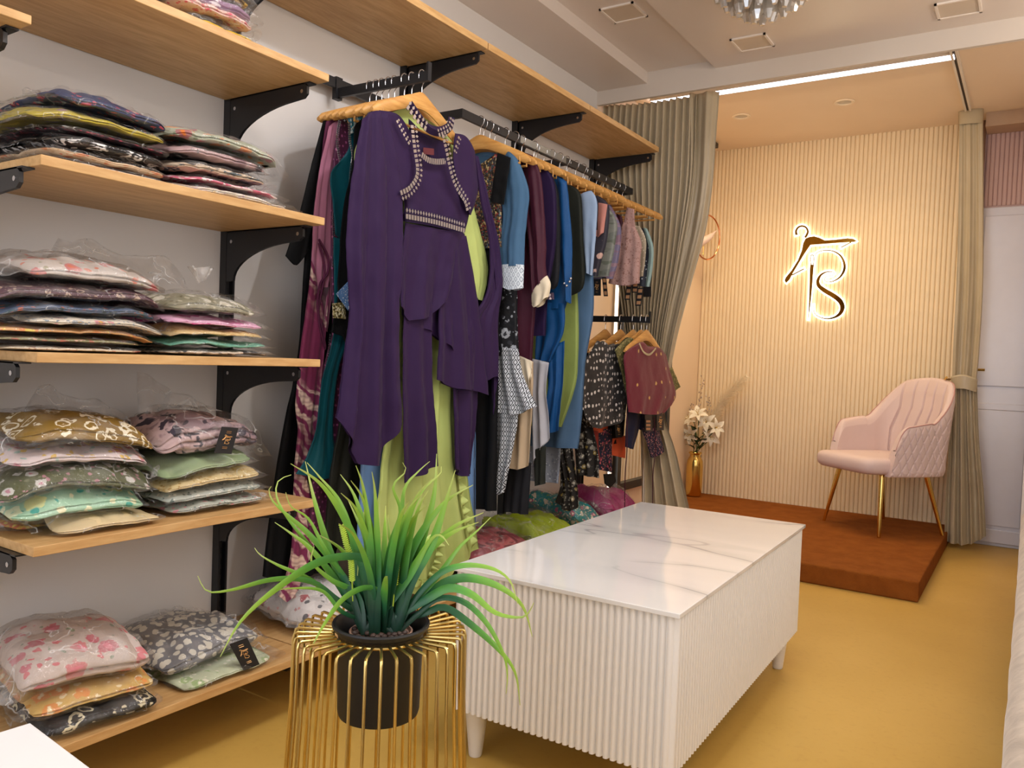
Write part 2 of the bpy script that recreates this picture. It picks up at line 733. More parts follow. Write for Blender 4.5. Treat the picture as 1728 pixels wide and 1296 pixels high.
def floor_mat():
    t = NT('mustard_floor')
    c = t.coord()
    f = t.noise(c, 1.3, 4)
    g = t.noise(c, 60, 3)
    col = t.mix(t.step(f, .3, .7), lin('#bf9a4a'), lin('#cda859'))
    col = t.mix(t.math('MULTIPLY', t.step(g, .5, .8), .18), col, lin('#a87d3a'))
    return t.pbr(col, .5, 0, g, .08, .001, spec=.35)


def box_struct(name, mat, *boxes, **k):
    m = MB()
    for b in boxes:
        m.box(*b)
    return struct(name, m, mat, smooth=False, **k)


box_struct('floor', floor_mat(), (XW - .1, XR + .1, YF - .1, YB + .1, -.06, 0))
box_struct('wall_left', WHITE, (XW - .1, XW, YF, 3.79, 0, 2.6))
LEFTSTAGE = plain('stage_wall_paint', '#f0d9bd', .5, var=.02, nscale=3)
box_struct('wall_alcove', LEFTSTAGE, (XW - .1, XW, 3.79, YB, 0, 2.6))
# right side: wall behind the seat, then the white pier that narrows the shop before the stage
box_struct('wall_right', WHITE, (XR, XR + .1, YF, 4.75, 0, 2.6), (-.018, XR + .1, 4.75, YB + .1, 0, 2.5))

# back wall of vertical half-round ribs
FLUTE = plain('fluted_panel', '#f0dcb9', .5, var=.02, nscale=5)
PINKFLUTE = plain('pink_fluted_panel', '#c9aaa6', .5, var=.02, nscale=5)


def ribs(mb, x0, x1, y, z0, z1, pitch, depth, k=7):
    n = max(1, round((x1 - x0) / pitch))
    w = (x1 - x0) / n
    pts = []
    for i in range(n):
        for j in range(k):
            a = j / k
            pts.append((x0 + (i + a) * w, y - depth * math.sqrt(max(0, 1 - (2 * a - 1) ** 2)) ** .8))
    pts.append((x1, y))
    mb.grid([[V((px_, py_, z)) for px_, py_ in pts] for z in (z0, z1)])


m = MB()
ribs(m, XW, -.345, YB - .012, ZS - .02, 2.5, .0262, .011)
m.box(XW, -.345, YB - .012, YB + .1, 0, 2.6)
struct('wall_back', m, FLUTE, angle=30)
m = MB()
ribs(m, -.30, -.018, YB - .012, 2.0, 2.42, .024, .008)
m.box(-.345, -.018, YB - .012, YB + .1, 1.99, 2.6)
struct('wall_above_door', m, PINKFLUTE, angle=30)
box_struct('trim_1', plain('brown_trim', '#7a5a45', .5), (-.345, -.305, YB - .045, YB + .1, 0, 2.5))
box_struct('trim_2', plain('soffit_paint', '#b79a80', .5), (-.30, -.018, 5.3, YB - .012, 2.42, 2.5))
# white door beside the stage
DOORW = plain('white_door', '#d6d5df', .22, var=.02, spec=.5)
m = MB()
m.box(-.30, -.018, YB - .02, YB + .1, 0, 1.99)
m.box(-.285, -.022, YB - .028, YB - .02, .80, .84)
m.box(-.285, -.022, YB - .028, YB - .02, .94, 1.94)
m.box(-.285, -.022, YB - .028, YB - .02, .12, .80)
m.box(-.30, -.018, YB - .034, YB - .02, .02, .10)
dr = struct('door_1', m, DOORW, smooth=False, bevel=.004)
m = MB()
hx, hy, hz = on(1, YB - .06, 1652, 624)
m.tube([(hx - .035, YB - .02, hz), (hx - .035, YB - .06, hz), (hx + .03, YB - .065, hz)], .008)
m.build('door_handle', GOLD, dr)

# front of the shop behind the camera: glazed window in a white wall
WX0, WX1, WZ0, WZ1 = -1.8, .6, .25, 2.25
box_struct('wall_front', WHITE, (XW - .1, WX0, YF - .1, YF, 0, 2.6), (WX1, XR + .1, YF - .1, YF, 0, 2.6), (WX0, WX1, YF - .1, YF, 0, WZ0), (WX0, WX1, YF - .1, YF, WZ1, 2.6))
m = MB()
for x in (WX0, -.63, WX1 - .05):
    m.box(x, x + .05, YF - .08, YF - .02, WZ0, WZ1)
m.box(WX0, WX1, YF - .08, YF - .02, WZ0, WZ0 + .05)
m.box(WX0, WX1, YF - .08, YF - .02, WZ1 - .05, WZ1)
wf = struct('window_1', m, BLACK, smooth=False)
m = MB()
m.box(WX0 + .05, WX1 - .05, YF - .055, YF - .05, WZ0 + .05, WZ1 - .05)
m.build('glass_pane', clear('window_glass', gloss=.04), wf, smooth=False)

# ceiling: low strip by the shelves, raised channel, broad low field, beam, stage ceiling
YBM = 3.782
box_struct('ceiling', CEIL,
           (XW, -1.717, YF, YBM, 2.418, 2.62), (-1.717, -1.362, YF, YBM, 2.475, 2.62), (-1.362, XR, YF, YBM, 2.436, 2.62),
           (XW - .1, XR + .1, YF - .1, YB + .1, 2.62, 2.7))
box_struct('ceiling_beam', plain('beam_paint', '#d5cbbf', .5, var=.02, nscale=3), (XW, XR, YBM, YBM + .022, 2.347, 2.62))
box_struct('ceiling_alcove', CREAM, (XW, XR, YBM + .022, YB + .1, 2.5, 2.62))

# ------------------------------------------------------------------ stage
def carpet():
    t = NT('rust_carpet')
    c = t.coord()
    f = t.noise(t.coord(warp=.06, wscale=9), 11, 5, .65)
    g = t.noise(c, 300, 2)
    col = t.mix(t.step(f, .25, .75), lin('#864c1d'), lin('#9a5d26'))
    col = t.mix(t.math('MULTIPLY', g, .5), col, lin('#6b360f'))
    return t.pbr(col, .95, 0, t.math('ADD', t.math('MULTIPLY', f, .5), g), .6, .004, sheen=.0, spec=.1)


m = MB()
m.box(XW + .002, -.370, 3.868, YB - .026, 0.0, ZS)
plat = m.build('stage_platform', carpet(), bevel=.008, smooth=False)
tag(plat, 'low raised platform covered in rust brown carpet before the fluted wall', 'platform')

# square flush ceiling panels, switched off
FRM = plain('panel_frame', '#ece2d6', .4, var=0)
PAN = plain('panel_diffuser', '#cfc0ad', .35, var=.02)


def ceiling_panel(cx, cy, z, w, label):
    r = root('ceiling_panel_light', label, 'ceiling light', (cx, cy, z), 'square flush ceiling panels')
    m = MB()
    h = w / 2
    for a in ((-h, h, -h, -h + .009), (-h, h, h - .009, h), (-h, -h + .009, -h, h), (h - .009, h, -h, h)):
        m.box(cx + a[0], cx + a[1], cy + a[2], cy + a[3], z - .007, z)
    m.build('frame', FRM, r, smooth=False)
    m = MB()
    m.box(cx - h + .009, cx + h - .009, cy - h + .009, cy + h - .009, z - .003, z)
    m.build('diffuser', PAN, r, smooth=False)


ceiling_panel(-1.525, 3.09, 2.475, .155, 'square flush ceiling panel in the raised strip nearest the wooden shelves')
ceiling_panel(-1.115, 3.55, 2.436, .155, 'square flush ceiling panel beside the beam, just under the crystal chandelier')
ceiling_panel(-.318, 3.58, 2.436, .155, 'square flush ceiling panel at the top right, cut by the photo edge')

# recessed downlights over the stage
for (u, v), lb in (((1251, 196), 'round recessed downlight over the stage, beside the curtain top'), ((1425, 172), 'round recessed downlight over the middle of the stage')):
    p = on(2, 2.498, u, v)
    r = root('recessed_downlight', lb, 'ceiling light', (p.x, p.y, 2.5), 'round downlights over the stage')
    m = MB()
    m.lathe((p.x, p.y, 2.5), [(.040, 0), (.052, -.001), (.054, -.005), (.050, -.008), (.038, -.006), (.036, 0)], 28, cap=False)
    m.build('trim_ring', plain('cream_ring', '#f3e4cc', .4, var=0), r)
    m = MB()
    m.lathe((p.x, p.y, 2.5), [(.001, -.003), (.036, -.003), (.037, -.001)], 24)
    m.build('lens', plain('downlight_lens', '#cfc8ba', .25, var=0), r)

# LED profile: across the alcove ceiling and down its left wall
m = MB()
ya = 4.27
m.box(-1.9, -.385, ya - .034, ya + .034, 2.486, 2.499)
r = root('led_strip_light', 'bright white LED strip set across the stage ceiling', 'light strip', (-1.1, ya, 2.5))
m.build('glowing_diffuser', emit('led_white', '#f1f0ff', 7), r, smooth=False)
m = MB()
m.box(-1.9, -.385, ya - .042, ya - .034, 2.484, 2.4995)
m.box(-1.9, -.385, ya + .034, ya + .042, 2.484, 2.4995)
m.build('profile', plain('led_profile', '#e7e0d6', .4, var=0), r, smooth=False)
m = MB()
m.box(XW + .001, XW + .012, 4.075, 4.115, .12, 2.2)
r = root('led_strip_light', 'vertical white LED strip on the wall beside the dark framed mirror', 'light strip', (XW, 4.1, .12))
m.build('glowing_diffuser', emit('led_white_wall', '#fff1e0', 5), r, smooth=False)
m = MB()
m.box(XW + .001, XW + .013, 4.069, 4.075, .12, 2.2)
m.box(XW + .001, XW + .013, 4.115, 4.121, .12, 2.2)
m.build('profile', plain('led_profile', '#e7e0d6', .4, var=0), r, smooth=False)

# curtain track along the right of the stage
a0, a1 = on(2, 2.494, 1610, 87), on(2, 2.494, 1639, 182)
r = root('curtain_track', 'white aluminium curtain track with dark slot on the stage ceiling', 'curtain rail', (a0.x, (a0.y + a1.y) / 2, 2.5))
m = MB()
for dx0, dx1 in ((-.016, -.006), (.006, .016)):
    m.box(a0.x + dx0, a0.x + dx1, YBM + .09, a1.y + .02, 2.482, 2.5)
m.build('rail', plain('track_white', '#e5dccf', .35, var=0), r, smooth=False)
m = MB()
m.box(a0.x - .006, a0.x + .006, YBM + .09, a1.y + .02, 2.488, 2.5)
m.build('slot', plain('track_slot', '#3a2a20', .6, var=0), r, smooth=False)
TRX = a0.x

# ------------------------------------------------------------------ wall shelving
UPY = [.757, 1.5, 2.25, 3.0, 3.74]
XF = -1.603
TH = .02
UPN = ['left of the bagged stacks, at the photo edge', 'between the stacks and the gowns', 'behind the purple gown', 'behind the crowded clothes rail', 'by the stage curtain']
for y, nm in zip(UPY, UPN):
    m = MB()
    m.box(XW, XW + .028, y - .016, y - .009, .05, 2.07)
    m.box(XW, XW + .028, y + .009, y + .016, .05, 2.07)
    m.box(XW, XW + .012, y - .009, y + .009, .05, 2.07)
    r = root('shelf_upright', 'black slotted wall upright ' + nm, 'shelf upright', (XW, y, .05), 'slotted black uprights')
    m.build('channel', BLACK, r, smooth=False)
    m = MB()
    k = 0
    while .1 + k * .032 < 2.04 and k < 60:
        z = .1 + k * .032
        for dy in (-.0045, .0045):
            m.box(XW + .0115, XW + .0128, y + dy - .0018, y + dy + .0018, z, z + .016)
        k += 1
    m.build('slots', plain('slot_dark', '#050506', .8, var=0), r, smooth=False)


def bracket(y, z, label, grp):
    """pressed steel bracket with curved underside, top flange and screw holes; z is the underside of its shelf"""
    r = root('shelf_bracket', label, 'shelf bracket', (XW, y, z - .14), grp)
    m = MB()
    x0, x1 = XW + .03, XW + .345
    top = z - .001
    pts = [(x0, top), (x1 - .012, top), (x1, top - .010), (x1, top - .030), (x1 - .012, top - .040)]
    for i in range(1, 13):
        a = i / 12
        pts.append((x1 - .02 - (x1 - x0 - .05) * math.sin(a * PI / 2), top - .042 - .10 * (1 - math.cos(a * PI / 2))))
    pts.append((x0, top - .145))
    m.prism([V((px_, y - .004, pz)) for px_, pz in pts], (0, .008, 0))
    m.build('web', BLACK, r, smooth=False)
    m = MB()
    m.box(x0, x1 + .01, y - .004, y + .02, z - .004, z - .0005)
    m.build('flange', BLACK, r, smooth=False)
    for px_, pz in ((x1 - .018, top - .022), (x0 + .02, top - .03)):
        m = MB()
        m.tube([(px_, y - .0058, pz), (px_, y - .0038, pz)], .0052, 12)
        m.build('screw', STEEL, r)


LV = {1: 1.712, 2: 1.333, 3: .955, 4: .577, 5: .16}
NMZ = {1: 'topmost stacked shelf', 2: 'second shelf from the top', 3: 'eye-level third shelf', 4: 'fourth shelf', 5: 'bottom shelf'}
for k, z in LV.items():
    bracket(1.488, z, 'curved black bracket under the right end of the ' + NMZ[k], 'curved brackets of the stacked shelves')
    if k > 1:
        bracket(.775, z, 'curved black bracket under the left end of the ' + NMZ[k], 'curved brackets of the stacked shelves')
    m = MB()
    m.box(XW + .003, XF, .785 if k != 1 else .75, 1.513, z, z + TH)
    b = m.build('shelf_board', OAK, smooth=False, bevel=.0015, base=(XW + .2, 1.15, z))
    tag(b, 'oak wood shelf board, the ' + NMZ[k] + ' carrying bagged clothes', 'shelf', 'oak shelf boards')
# neighbouring bay at the left edge of the photo
m = MB()
m.box(XW + .003, XF, .05, .764, 1.588, 1.588 + .017)
tag(m.build('shelf_board', OAK, smooth=False, bevel=.0015), 'oak shelf board end poking in at the top left edge', 'shelf', 'oak shelf boards')
bracket(.742, 1.588, 'black bracket under the shelf end at the top left edge', 'curved brackets of the stacked shelves')
# long top shelf over the rails in boards, and low shelf under them
TZ = 2.05
TN = ['above the gowns on the short arm, nearest the camera', 'in the middle of the row over the clothes rail', 'at the stage end over the clothes rail']
for i in range(3):
    m = MB()
    m.box(XW + .003, -1.617, UPY[i + 1] + .003 + (.03 if i == 0 else 0), UPY[i + 2] - .003, TZ, TZ + .024)
    tag(m.build('shelf_board', OAK, smooth=False, bevel=.0015), 'high oak shelf board ' + TN[i], 'shelf', 'high oak shelf boards')
BN = ['above the stacked shelves at the top edge', 'above the purple gown', 'halfway along the clothes rail', 'beside the stage curtain']
for y, nm in zip(UPY[1:], BN):
    bracket(y, TZ, 'curved black bracket of the high shelf ' + nm, 'curved brackets of the high shelf')
for i, nm in enumerate(['beneath the gowns', 'beneath the crowded clothes rail', 'beneath the stage end of the clothes rail']):
    m = MB()
    m.box(XW + .003, XF, UPY[i + 1] + .018, UPY[i + 2] + .01, .16, .18)
    tag(m.build('shelf_board', OAK, smooth=False, bevel=.0015), 'low oak shelf board ' + nm, 'shelf', 'low oak shelf boards')

# straight bar between two uprights with the short arm that carries the gowns
m = MB()
m.box(-1.962, -1.952, 1.5, 2.25, 1.858, 1.89)
m.box(XW + .01, -1.952, 1.492, 1.508, 1.858, 1.89)
m.box(XW + .01, -1.952, 2.242, 2.258, 1.858, 1.89)
tag(m.build('wall_rail', BLACK, smooth=False), 'black flat wall bar running behind the hanging gowns', 'hanging rail')
AY, AZ = 1.885, 1.858
r = root('short_display_rail', 'short black arm with upturned tip that carries the gowns', 'hanging rail', (-1.95, AY, AZ))
m = MB()
m.prism([(-1.952, AY - .006, AZ), (-1.952, AY - .006, AZ - .030), (-1.575, AY - .006, AZ - .034), (-1.575, AY - .006, AZ - .004)], (0, .012, 0))
m.build('bar', BLACK, r, smooth=False)
m = MB()
m.box(-1.575, -1.568, AY - .008, AY + .008, AZ - .034, AZ + .022)
m.build('end_stop', BLACK, r, smooth=False)
m = MB()
m.box(-1.966, -1.948, AY - .014, AY + .014, AZ - .036, AZ + .036)
m.build('clip', BLACK, r, smooth=False)

# long U-shaped rail
RX, RZ = -1.72, 1.862
e0, e1 = on(0, RX, 768, 176), on(0, RX, 1062, 316)
r = root('clothes_rail', 'long black rail under the high shelf, crowded with hangers', 'hanging rail', (RX, 2.9, RZ - .03))
m = MB()
m.box(RX - .007, RX + .007, 2.243, 3.66, RZ - .030, RZ)
m.build('bar', BLACK, r, smooth=False)
for y in (2.25, 3.0, 3.655):
    m = MB()
    m.box(XW + .012, RX - .007, y - .006, y + .006, RZ - .030, RZ)
    m.build('support_arm', BLACK, r, smooth=False)
m = MB()
m.box(RX - .0072, RX + .0078, 2.62, 2.98, RZ - .026, RZ + .0006)
m.build('worn_section', plain('worn_metal', '#8f9394', .3, .8, var=.05), r, smooth=False)['label'] = 'grey worn bright section of rail'
# low arm by the stage
A3Y, A3Z = 3.43, 1.218
r = root('short_display_rail', 'low black arm by the stage carrying short embroidered blouses', 'hanging rail', (-1.9, A3Y, A3Z))
m = MB()
m.box(XW + .012, XW + .024, 3.0, 3.74, A3Z - .034, A3Z - .004)
m.build('wall_bar', BLACK, r, smooth=False)
m = MB()
m.prism([(XW + .02, A3Y - .006, A3Z), (XW + .02, A3Y - .006, A3Z - .03), (-1.493, A3Y - .006, A3Z - .034), (-1.493, A3Y - .006, A3Z - .006)], (0, .012, 0))
m.build('bar', BLACK, r, smooth=False)
m = MB()
m.box(-1.493, -1.486, A3Y - .008, A3Y + .008, A3Z - .036, A3Z + .018)
m.build('end_stop', BLACK, r, smooth=False)
# ------------------------------------------------------------------ display tables of white fluted slats with marble tops
SLAT = plain('white_slats', '#ece8e2', .5, var=.015, nscale=4)


def slat_run(mb, p, q, z0, z1, n, depth, out):
    p, q, out = V(p), V(q), V(out).normalized()
    k = 8
    pts = []
    for i in range(n):
        for j in range(k):
            a = (0, .06, .2, .36, .5, .64, .8, .94)[j]
            b_ = (a - .06) / .88
            pts.append(p.lerp(q, (i + a) / n) + out * depth * math.sqrt(max(0, 1 - (2 * b_ - 1) ** 2)) ** .8)
    pts.append(q)
    mb.grid([[V((c.x, c.y, z)) for c in pts] for z in (z0, z1)])
    # close the lower and upper ends of the rods
    for z in (z0, z1):
        mb.grid([[V((c.x, c.y, z)) for c in pts], [V((c.x, c.y, z)) - out * .004 for c in [p.lerp(q, i / (len(pts) - 1)) for i in range(len(pts))]]])


def display_table(name, label, cx, cy, yaw, wx, ly, h, z0, topmat, topth, nf, nl, foot=.10):
    r = root(name, label, 'table', (cx, cy, 0))
    M = Matrix.Translation((cx, cy, 0)) @ Matrix.Rotation(yaw, 4, 'Z')
    hx, hy = wx / 2, ly / 2
    m = MB()
    m.box(-hx, hx, -hy, hy, h - topth, h, M)
    m.build('tabletop', topmat, r, smooth=False, bevel=.0015)
    i = .010
    m = MB()
    m.box(-hx + i + .006, hx - i - .006, -hy + i + .006, hy - i - .006, z0, h - topth - .0005, M)
    m.build('carcass', SLAT, r, smooth=False)
    zt = h - topth - .001
    hx2, hy2 = hx - i - .005, hy - i - .005
    for nm, a, b, n, out in (('slatted_front', (-hx2, -hy2), (hx2, -hy2), nf, (0, -1)), ('slatted_back', (-hx2, hy2), (hx2, hy2), nf, (0, 1)),
                             ('slatted_side', (hx2, -hy2), (hx2, hy2), nl, (1, 0)), ('slatted_side', (-hx2, -hy2), (-hx2, hy2), nl, (-1, 0))):
        m = MB()
        o3 = M.to_3x3() @ V((*out, 0))
        slat_run(m, M @ V((*a, 0)), M @ V((*b, 0)), z0 - .012, zt, n, .0095, o3)
        m.build(nm, SLAT, r, angle=50)
    for sx in (-1, 1):
        for sy in (-1, 1):
            c = M @ V((sx * (hx - foot), sy * (hy - foot), 0))
            m = MB()
            m.lathe(c, [(.0155, .001), (.0165, .004), (.017, .006), (.031, z0), (.033, z0 + .004)], 24)
            m.build('leg', SLAT, r)
    return r


MARB = marble('white_marble')
display_table('display_table', 'low white display table with marble top and fluted slatted sides', -.894, 2.162, .0186, .590, 1.19, .4815, .138, MARB, .011, 33, 66, .056)
display_table('display_counter', 'plain white counter top corner at the bottom left of the photo', -.83, .12, -.085, .64, .80, .48, .10, plain('white_laminate', '#f4f4f4', .3, var=0), .02, 30, 40)

# ------------------------------------------------------------------ velvet bench on the right
VELV = NT('beige_velvet')
_c = VELV.coord(scale=(1, 1, 1), warp=.1, wscale=10)
_f = VELV.noise(_c, 16, 5, .6)
BENCH = VELV.pbr(VELV.mix(VELV.step(_f, .3, .7), lin('#94846f'), lin('#b8a893')), .6, 0, _f, .3, .006, sheen=.6)
r = root('upholstered_bench', 'beige crushed velvet bench with rounded edge at the right photo edge', 'bench', (.37, 2.4, 0))
m = MB()
prof = []
for i in range(9):
    a = i / 8 * PI / 2
    prof.append((.03 - .045 * math.sin(a) * 1.0 + .0, .33 + .07 * math.cos(a)))
sec = [(.74, .40), (.40, .405), (.06, .40)] + [(.045 - .057 * math.sin(i / 8 * PI / 2), .345 + .055 * math.cos(i / 8 * PI / 2)) for i in range(9)] + [(-.004, .30), (-.002, .12), (.74, .12)]
ys = [4.36, 4.375, 4.36] + [4.3 - i * .1 for i in range(38)]
rings = []
for k, y in enumerate(ys):
    sc = [.86, .96, 1.0][k] if k < 3 else 1
    rings.append([V((.37 + (x - .37) * (sc if k < 3 else 1) + .004 * noise.noise(V((x * 5, y * 6, z * 5))), y - (.0 if k else -.0), .26 + (z - .26) * sc)) for x, z in sec])
rings[0] = [p + V((0, .015, 0)) for p in rings[0]]
m.grid(rings, closev=True, cap=True)
m.build('seat', BENCH, r, angle=60)
m = MB()
m.box(.02, .72, .65, 4.3, .0, .125)
m.build('plinth', plain('bench_plinth', '#7c6c5c', .7), r, smooth=False)

# ------------------------------------------------------------------ pink armchair
PINK = cloth('pink_leatherette', '#dac5c2', .5, .2, 200, .08, .02)
PIPE = plain('pink_piping', '#b98d88', .5, var=0)
P1, P2 = V((-1.015, 5.009, 0)), V((-.67, 4.718, 0))
CFRONT = V((P2.y - P1.y, -(P2.x - P1.x), 0)).normalized()          # forward
CSIDE = V((P2.x - P1.x, P2.y - P1.y, 0)).normalized()              # towards the sitter's left arm (nearer the camera)
CC = V((-.7075, 5.045, ZS))


def cl(a, f, z):
    """chair coordinates: a across (positive towards the camera), f forward, z up"""
    return CC + CSIDE * a + CFRONT * f + V((0, 0, z))


ch = root('armchair', 'pale pink quilted armchair on slim gold legs, on the carpeted platform', 'chair', tuple(CC))


def ushape(s):
    """plan of the shell: s from -1 (far arm front) through the back to 1 (near arm front)"""
    w, d = .240, .25
    a = abs(s)
    sg = 1 if s >= 0 else -1
    if a < .30:
        t = a / .30
        return sg * (w - .10) * t, -d
    if a < .56:
        t = (a - .30) / .26 * PI / 2
        return sg * (w - .10 + .10 * math.sin(t)), -d + .12 * (1 - math.cos(t))
    t = (a - .56) / .44
    return sg * (w + .012 * math.sin(t * PI)), -d + .12 + t * .30


def toph(s):
    a = abs(s)
    back, arm = .868, .618
    if a < .30:
        return back + .010 * math.cos(a / .30 * PI / 2) - .006 * (a / .3) ** 2
    if a < .64:
        t = (a - .30) / .34
        t = t * t * (3 - 2 * t)
        return back - .006 + (arm + .012 - back) * t
    if a < .90:
        return arm + .012 - .022 * (a - .64) / .26
    t = (a - .90) / .10
    return arm - .010 - .13 * (1 - math.sqrt(max(0, 1 - t * t)))


def shell_point(s, t, off):
    a, f = ushape(s)
    e = 1e-3
    a2, f2 = ushape(min(1, s + e))
    a1, f1 = ushape(max(-1, s - e))
    tx, ty = a2 - a1, f2 - f1
    ln = math.hypot(tx, ty) or 1
    nx, ny = ty / ln, -tx / ln       # outward
    if nx * a + ny * (f - .05) < 0:
        nx, ny = -nx, -ny
    zb = .335
    z = zb + (toph(s) - zb) * t
    lean = max(0, z - .45) * .13 * max(0, 1 - abs(s) / .7)
    flare = max(0, z - .40) * .05
    slant = .055 * max(0, z - .335) / .28 * max(0, (abs(s) - .72) / .28)
    return cl(a + nx * (off + flare), f + ny * (off + flare) - lean - slant, z)


def groove(x):
    x = abs((x % 1.0) - .5) * 2
    return max(0, 1 - (1 - x) / .22) if x > .78 else 0


nu, nt = 420, 96
outer, inner = [], []
arc = [0]
for i in range(1, nu):
    a0, a1 = ushape(-1 + 2 * (i - 1) / (nu - 1)), ushape(-1 + 2 * i / (nu - 1))
    arc.append(arc[-1] + math.hypot(a1[0] - a0[0], a1[1] - a0[1]))
for i in range(nu):
    s = -1 + 2 * i / (nu - 1)
    ro, ri = [], []
    for j in range(nt):
        t = j / (nt - 1)
        z = .335 + (toph(s) - .335) * t
        q = arc[i] / .052
        g = max(groove(q + z / .105), groove(q - z / .105))
        edge = min(1, (1 - t) * 8) * min(1, t * 12)
        ro.append(shell_point(s, t, .010 + .012 * math.sqrt(edge) - .010 * g * edge))
        k = min(1, (1 - t) * 7)
        pillow = .021 * math.sqrt(k)
        gi = 0
        if abs(s) < .42:
            # seams of the backrest: vertical channels that zigzag into long hexagons
            zz = z - .62
            sh = .0 if abs(zz) > .06 else 0
            col = s / .165
            tri = (abs(((z - .56) / .14) % 2 - 1)) if .56 < z < .70 else (1 if z <= .56 else 0)
            gi = groove(col + .5 * tri)
        ri.append(shell_point(s, t, -.012 - pillow + .016 * gi * k))
    outer.append(ro)
    inner.append(ri)
m = MB()
m.grid(outer)
m.build('quilted_outer_shell', PINK, ch, angle=180)
m = MB()
m.grid(inner)
m.build('inner_back', PINK, ch, angle=180)
m = MB()
m.grid([[outer[i][-1], shell_point(-1 + 2 * i / (nu - 1), 1.0, 0) + V((0, 0, .006)), inner[i][-1]] for i in range(nu)])
m.grid([[outer[0][j], inner[0][j]] for j in range(nt)])
m.grid([[outer[-1][j], inner[-1][j]] for j in range(nt)])
m.grid([[outer[i][0], inner[i][0]] for i in range(nu)])
m.build('rim', PINK, ch)
m = MB()
m.tube([shell_point(-1 + 2 * i / 90, 1.0, .011) + V((0, 0, .002)) for i in range(91)], .0035, 6)
m.build('piping', PIPE, ch)['label'] = 'darker pink piping along the top edge'
# seat cushion
m = MB()
rows = []
nz = 9
for k in range(nz):
    t = k / (nz - 1)
    z = .345 + .085 * t
    inset = .018 * (abs(2 * t - 1) ** 3)
    ring = []
    for q in range(64):
        an = 2 * PI * q / 64
        ca, sa = math.cos(an), math.sin(an)
        ex = 8.0
        rr = 1 / (abs(ca) ** ex + abs(sa) ** ex) ** (1 / ex)
        ring.append(cl((.236 - inset) * rr * ca, .035 + (.268 - inset) * rr * sa, z))
    rows.append(ring)
dome = []
for q in (.75, .4, .02):
    dome.append([cl(.218 * q * (1 / (abs(math.cos(2 * PI * i / 64)) ** 8 + abs(math.sin(2 * PI * i / 64)) ** 8) ** .125) * math.cos(2 * PI * i / 64), .03 + .244 * q * (1 / (abs(math.cos(2 * PI * i / 64)) ** 8 + abs(math.sin(2 * PI * i / 64)) ** 8) ** .125) * math.sin(2 * PI * i / 64), .43 + .012 * (1 - q)) for i in range(64)])
m.grid(rows + dome, closev=True)
m.f.append(list(range(64)))
m.build('seat', PINK, ch, angle=70)
for a, f, ta, tf in ((-.226, .20, -.17, .15), (.226, .20, .17, .15), (.226, -.232, .17, -.15), (-.226, -.232, -.17, -.15)):
    m = MB()
    m.tube([cl(a, f, .001), cl(a, f, .004), cl(ta, tf, .346)], [.0085, .009, .0155], 16)
    m.build('leg', GOLD, ch)['label'] = 'tapered gold metal leg'

# ------------------------------------------------------------------ gold vase with lilies, plume and bead sprays
VX, VY = -1.925, 5.30
r = root('vase', 'shiny gold bottle vase on the platform in the alcove corner', 'vase', (VX, VY, ZS))
m = MB()
m.lathe((VX, VY, ZS), [(.044, .001), (.050, .006), (.054, .03), (.0565, .10), (.0565, .21), (.053, .245), (.042, .268), (.034, .278), (.034, .288), (.043, .294), (.046, .302), (.043, .306), (.038, .304), (.036, .28), (.045, .24), (.048, .1), (.02, .02)], 40)
m.build('body', GOLD, r)
PETAL = plain('lily_petal', '#f3eddb', .5, var=.03, nscale=40, sheen=.2)
STEM = plain('stem_green', '#3c5a2c', .6, var=.08)
ANTH = plain('lily_anther', '#c9a53a', .6, var=0)
LEAFD = plain('lily_leaf', '#2d4a25', .5, var=.12)
rim = V((VX, VY, ZS + .30))


def petal_sheet(mb, c, ax, side, L, w, curl):
    nrm = ax
    rows = []
    for i in range(7):
        t = i / 6
        ctr = c + side * (L * (.15 + .85 * t) * math.sin(.55 + .9 * t)) + ax * (L * (.75 * t - curl * t * t))
        tang = side.cross(ax).normalized()
        ww = w * math.sin(PI * min(1, .12 + .88 * t) ** .85) * .5 + .0006
        rows.append([ctr - tang * ww + ax * .25 * ww, ctr, ctr + tang * ww + ax * .25 * ww])
    mb.grid(rows)


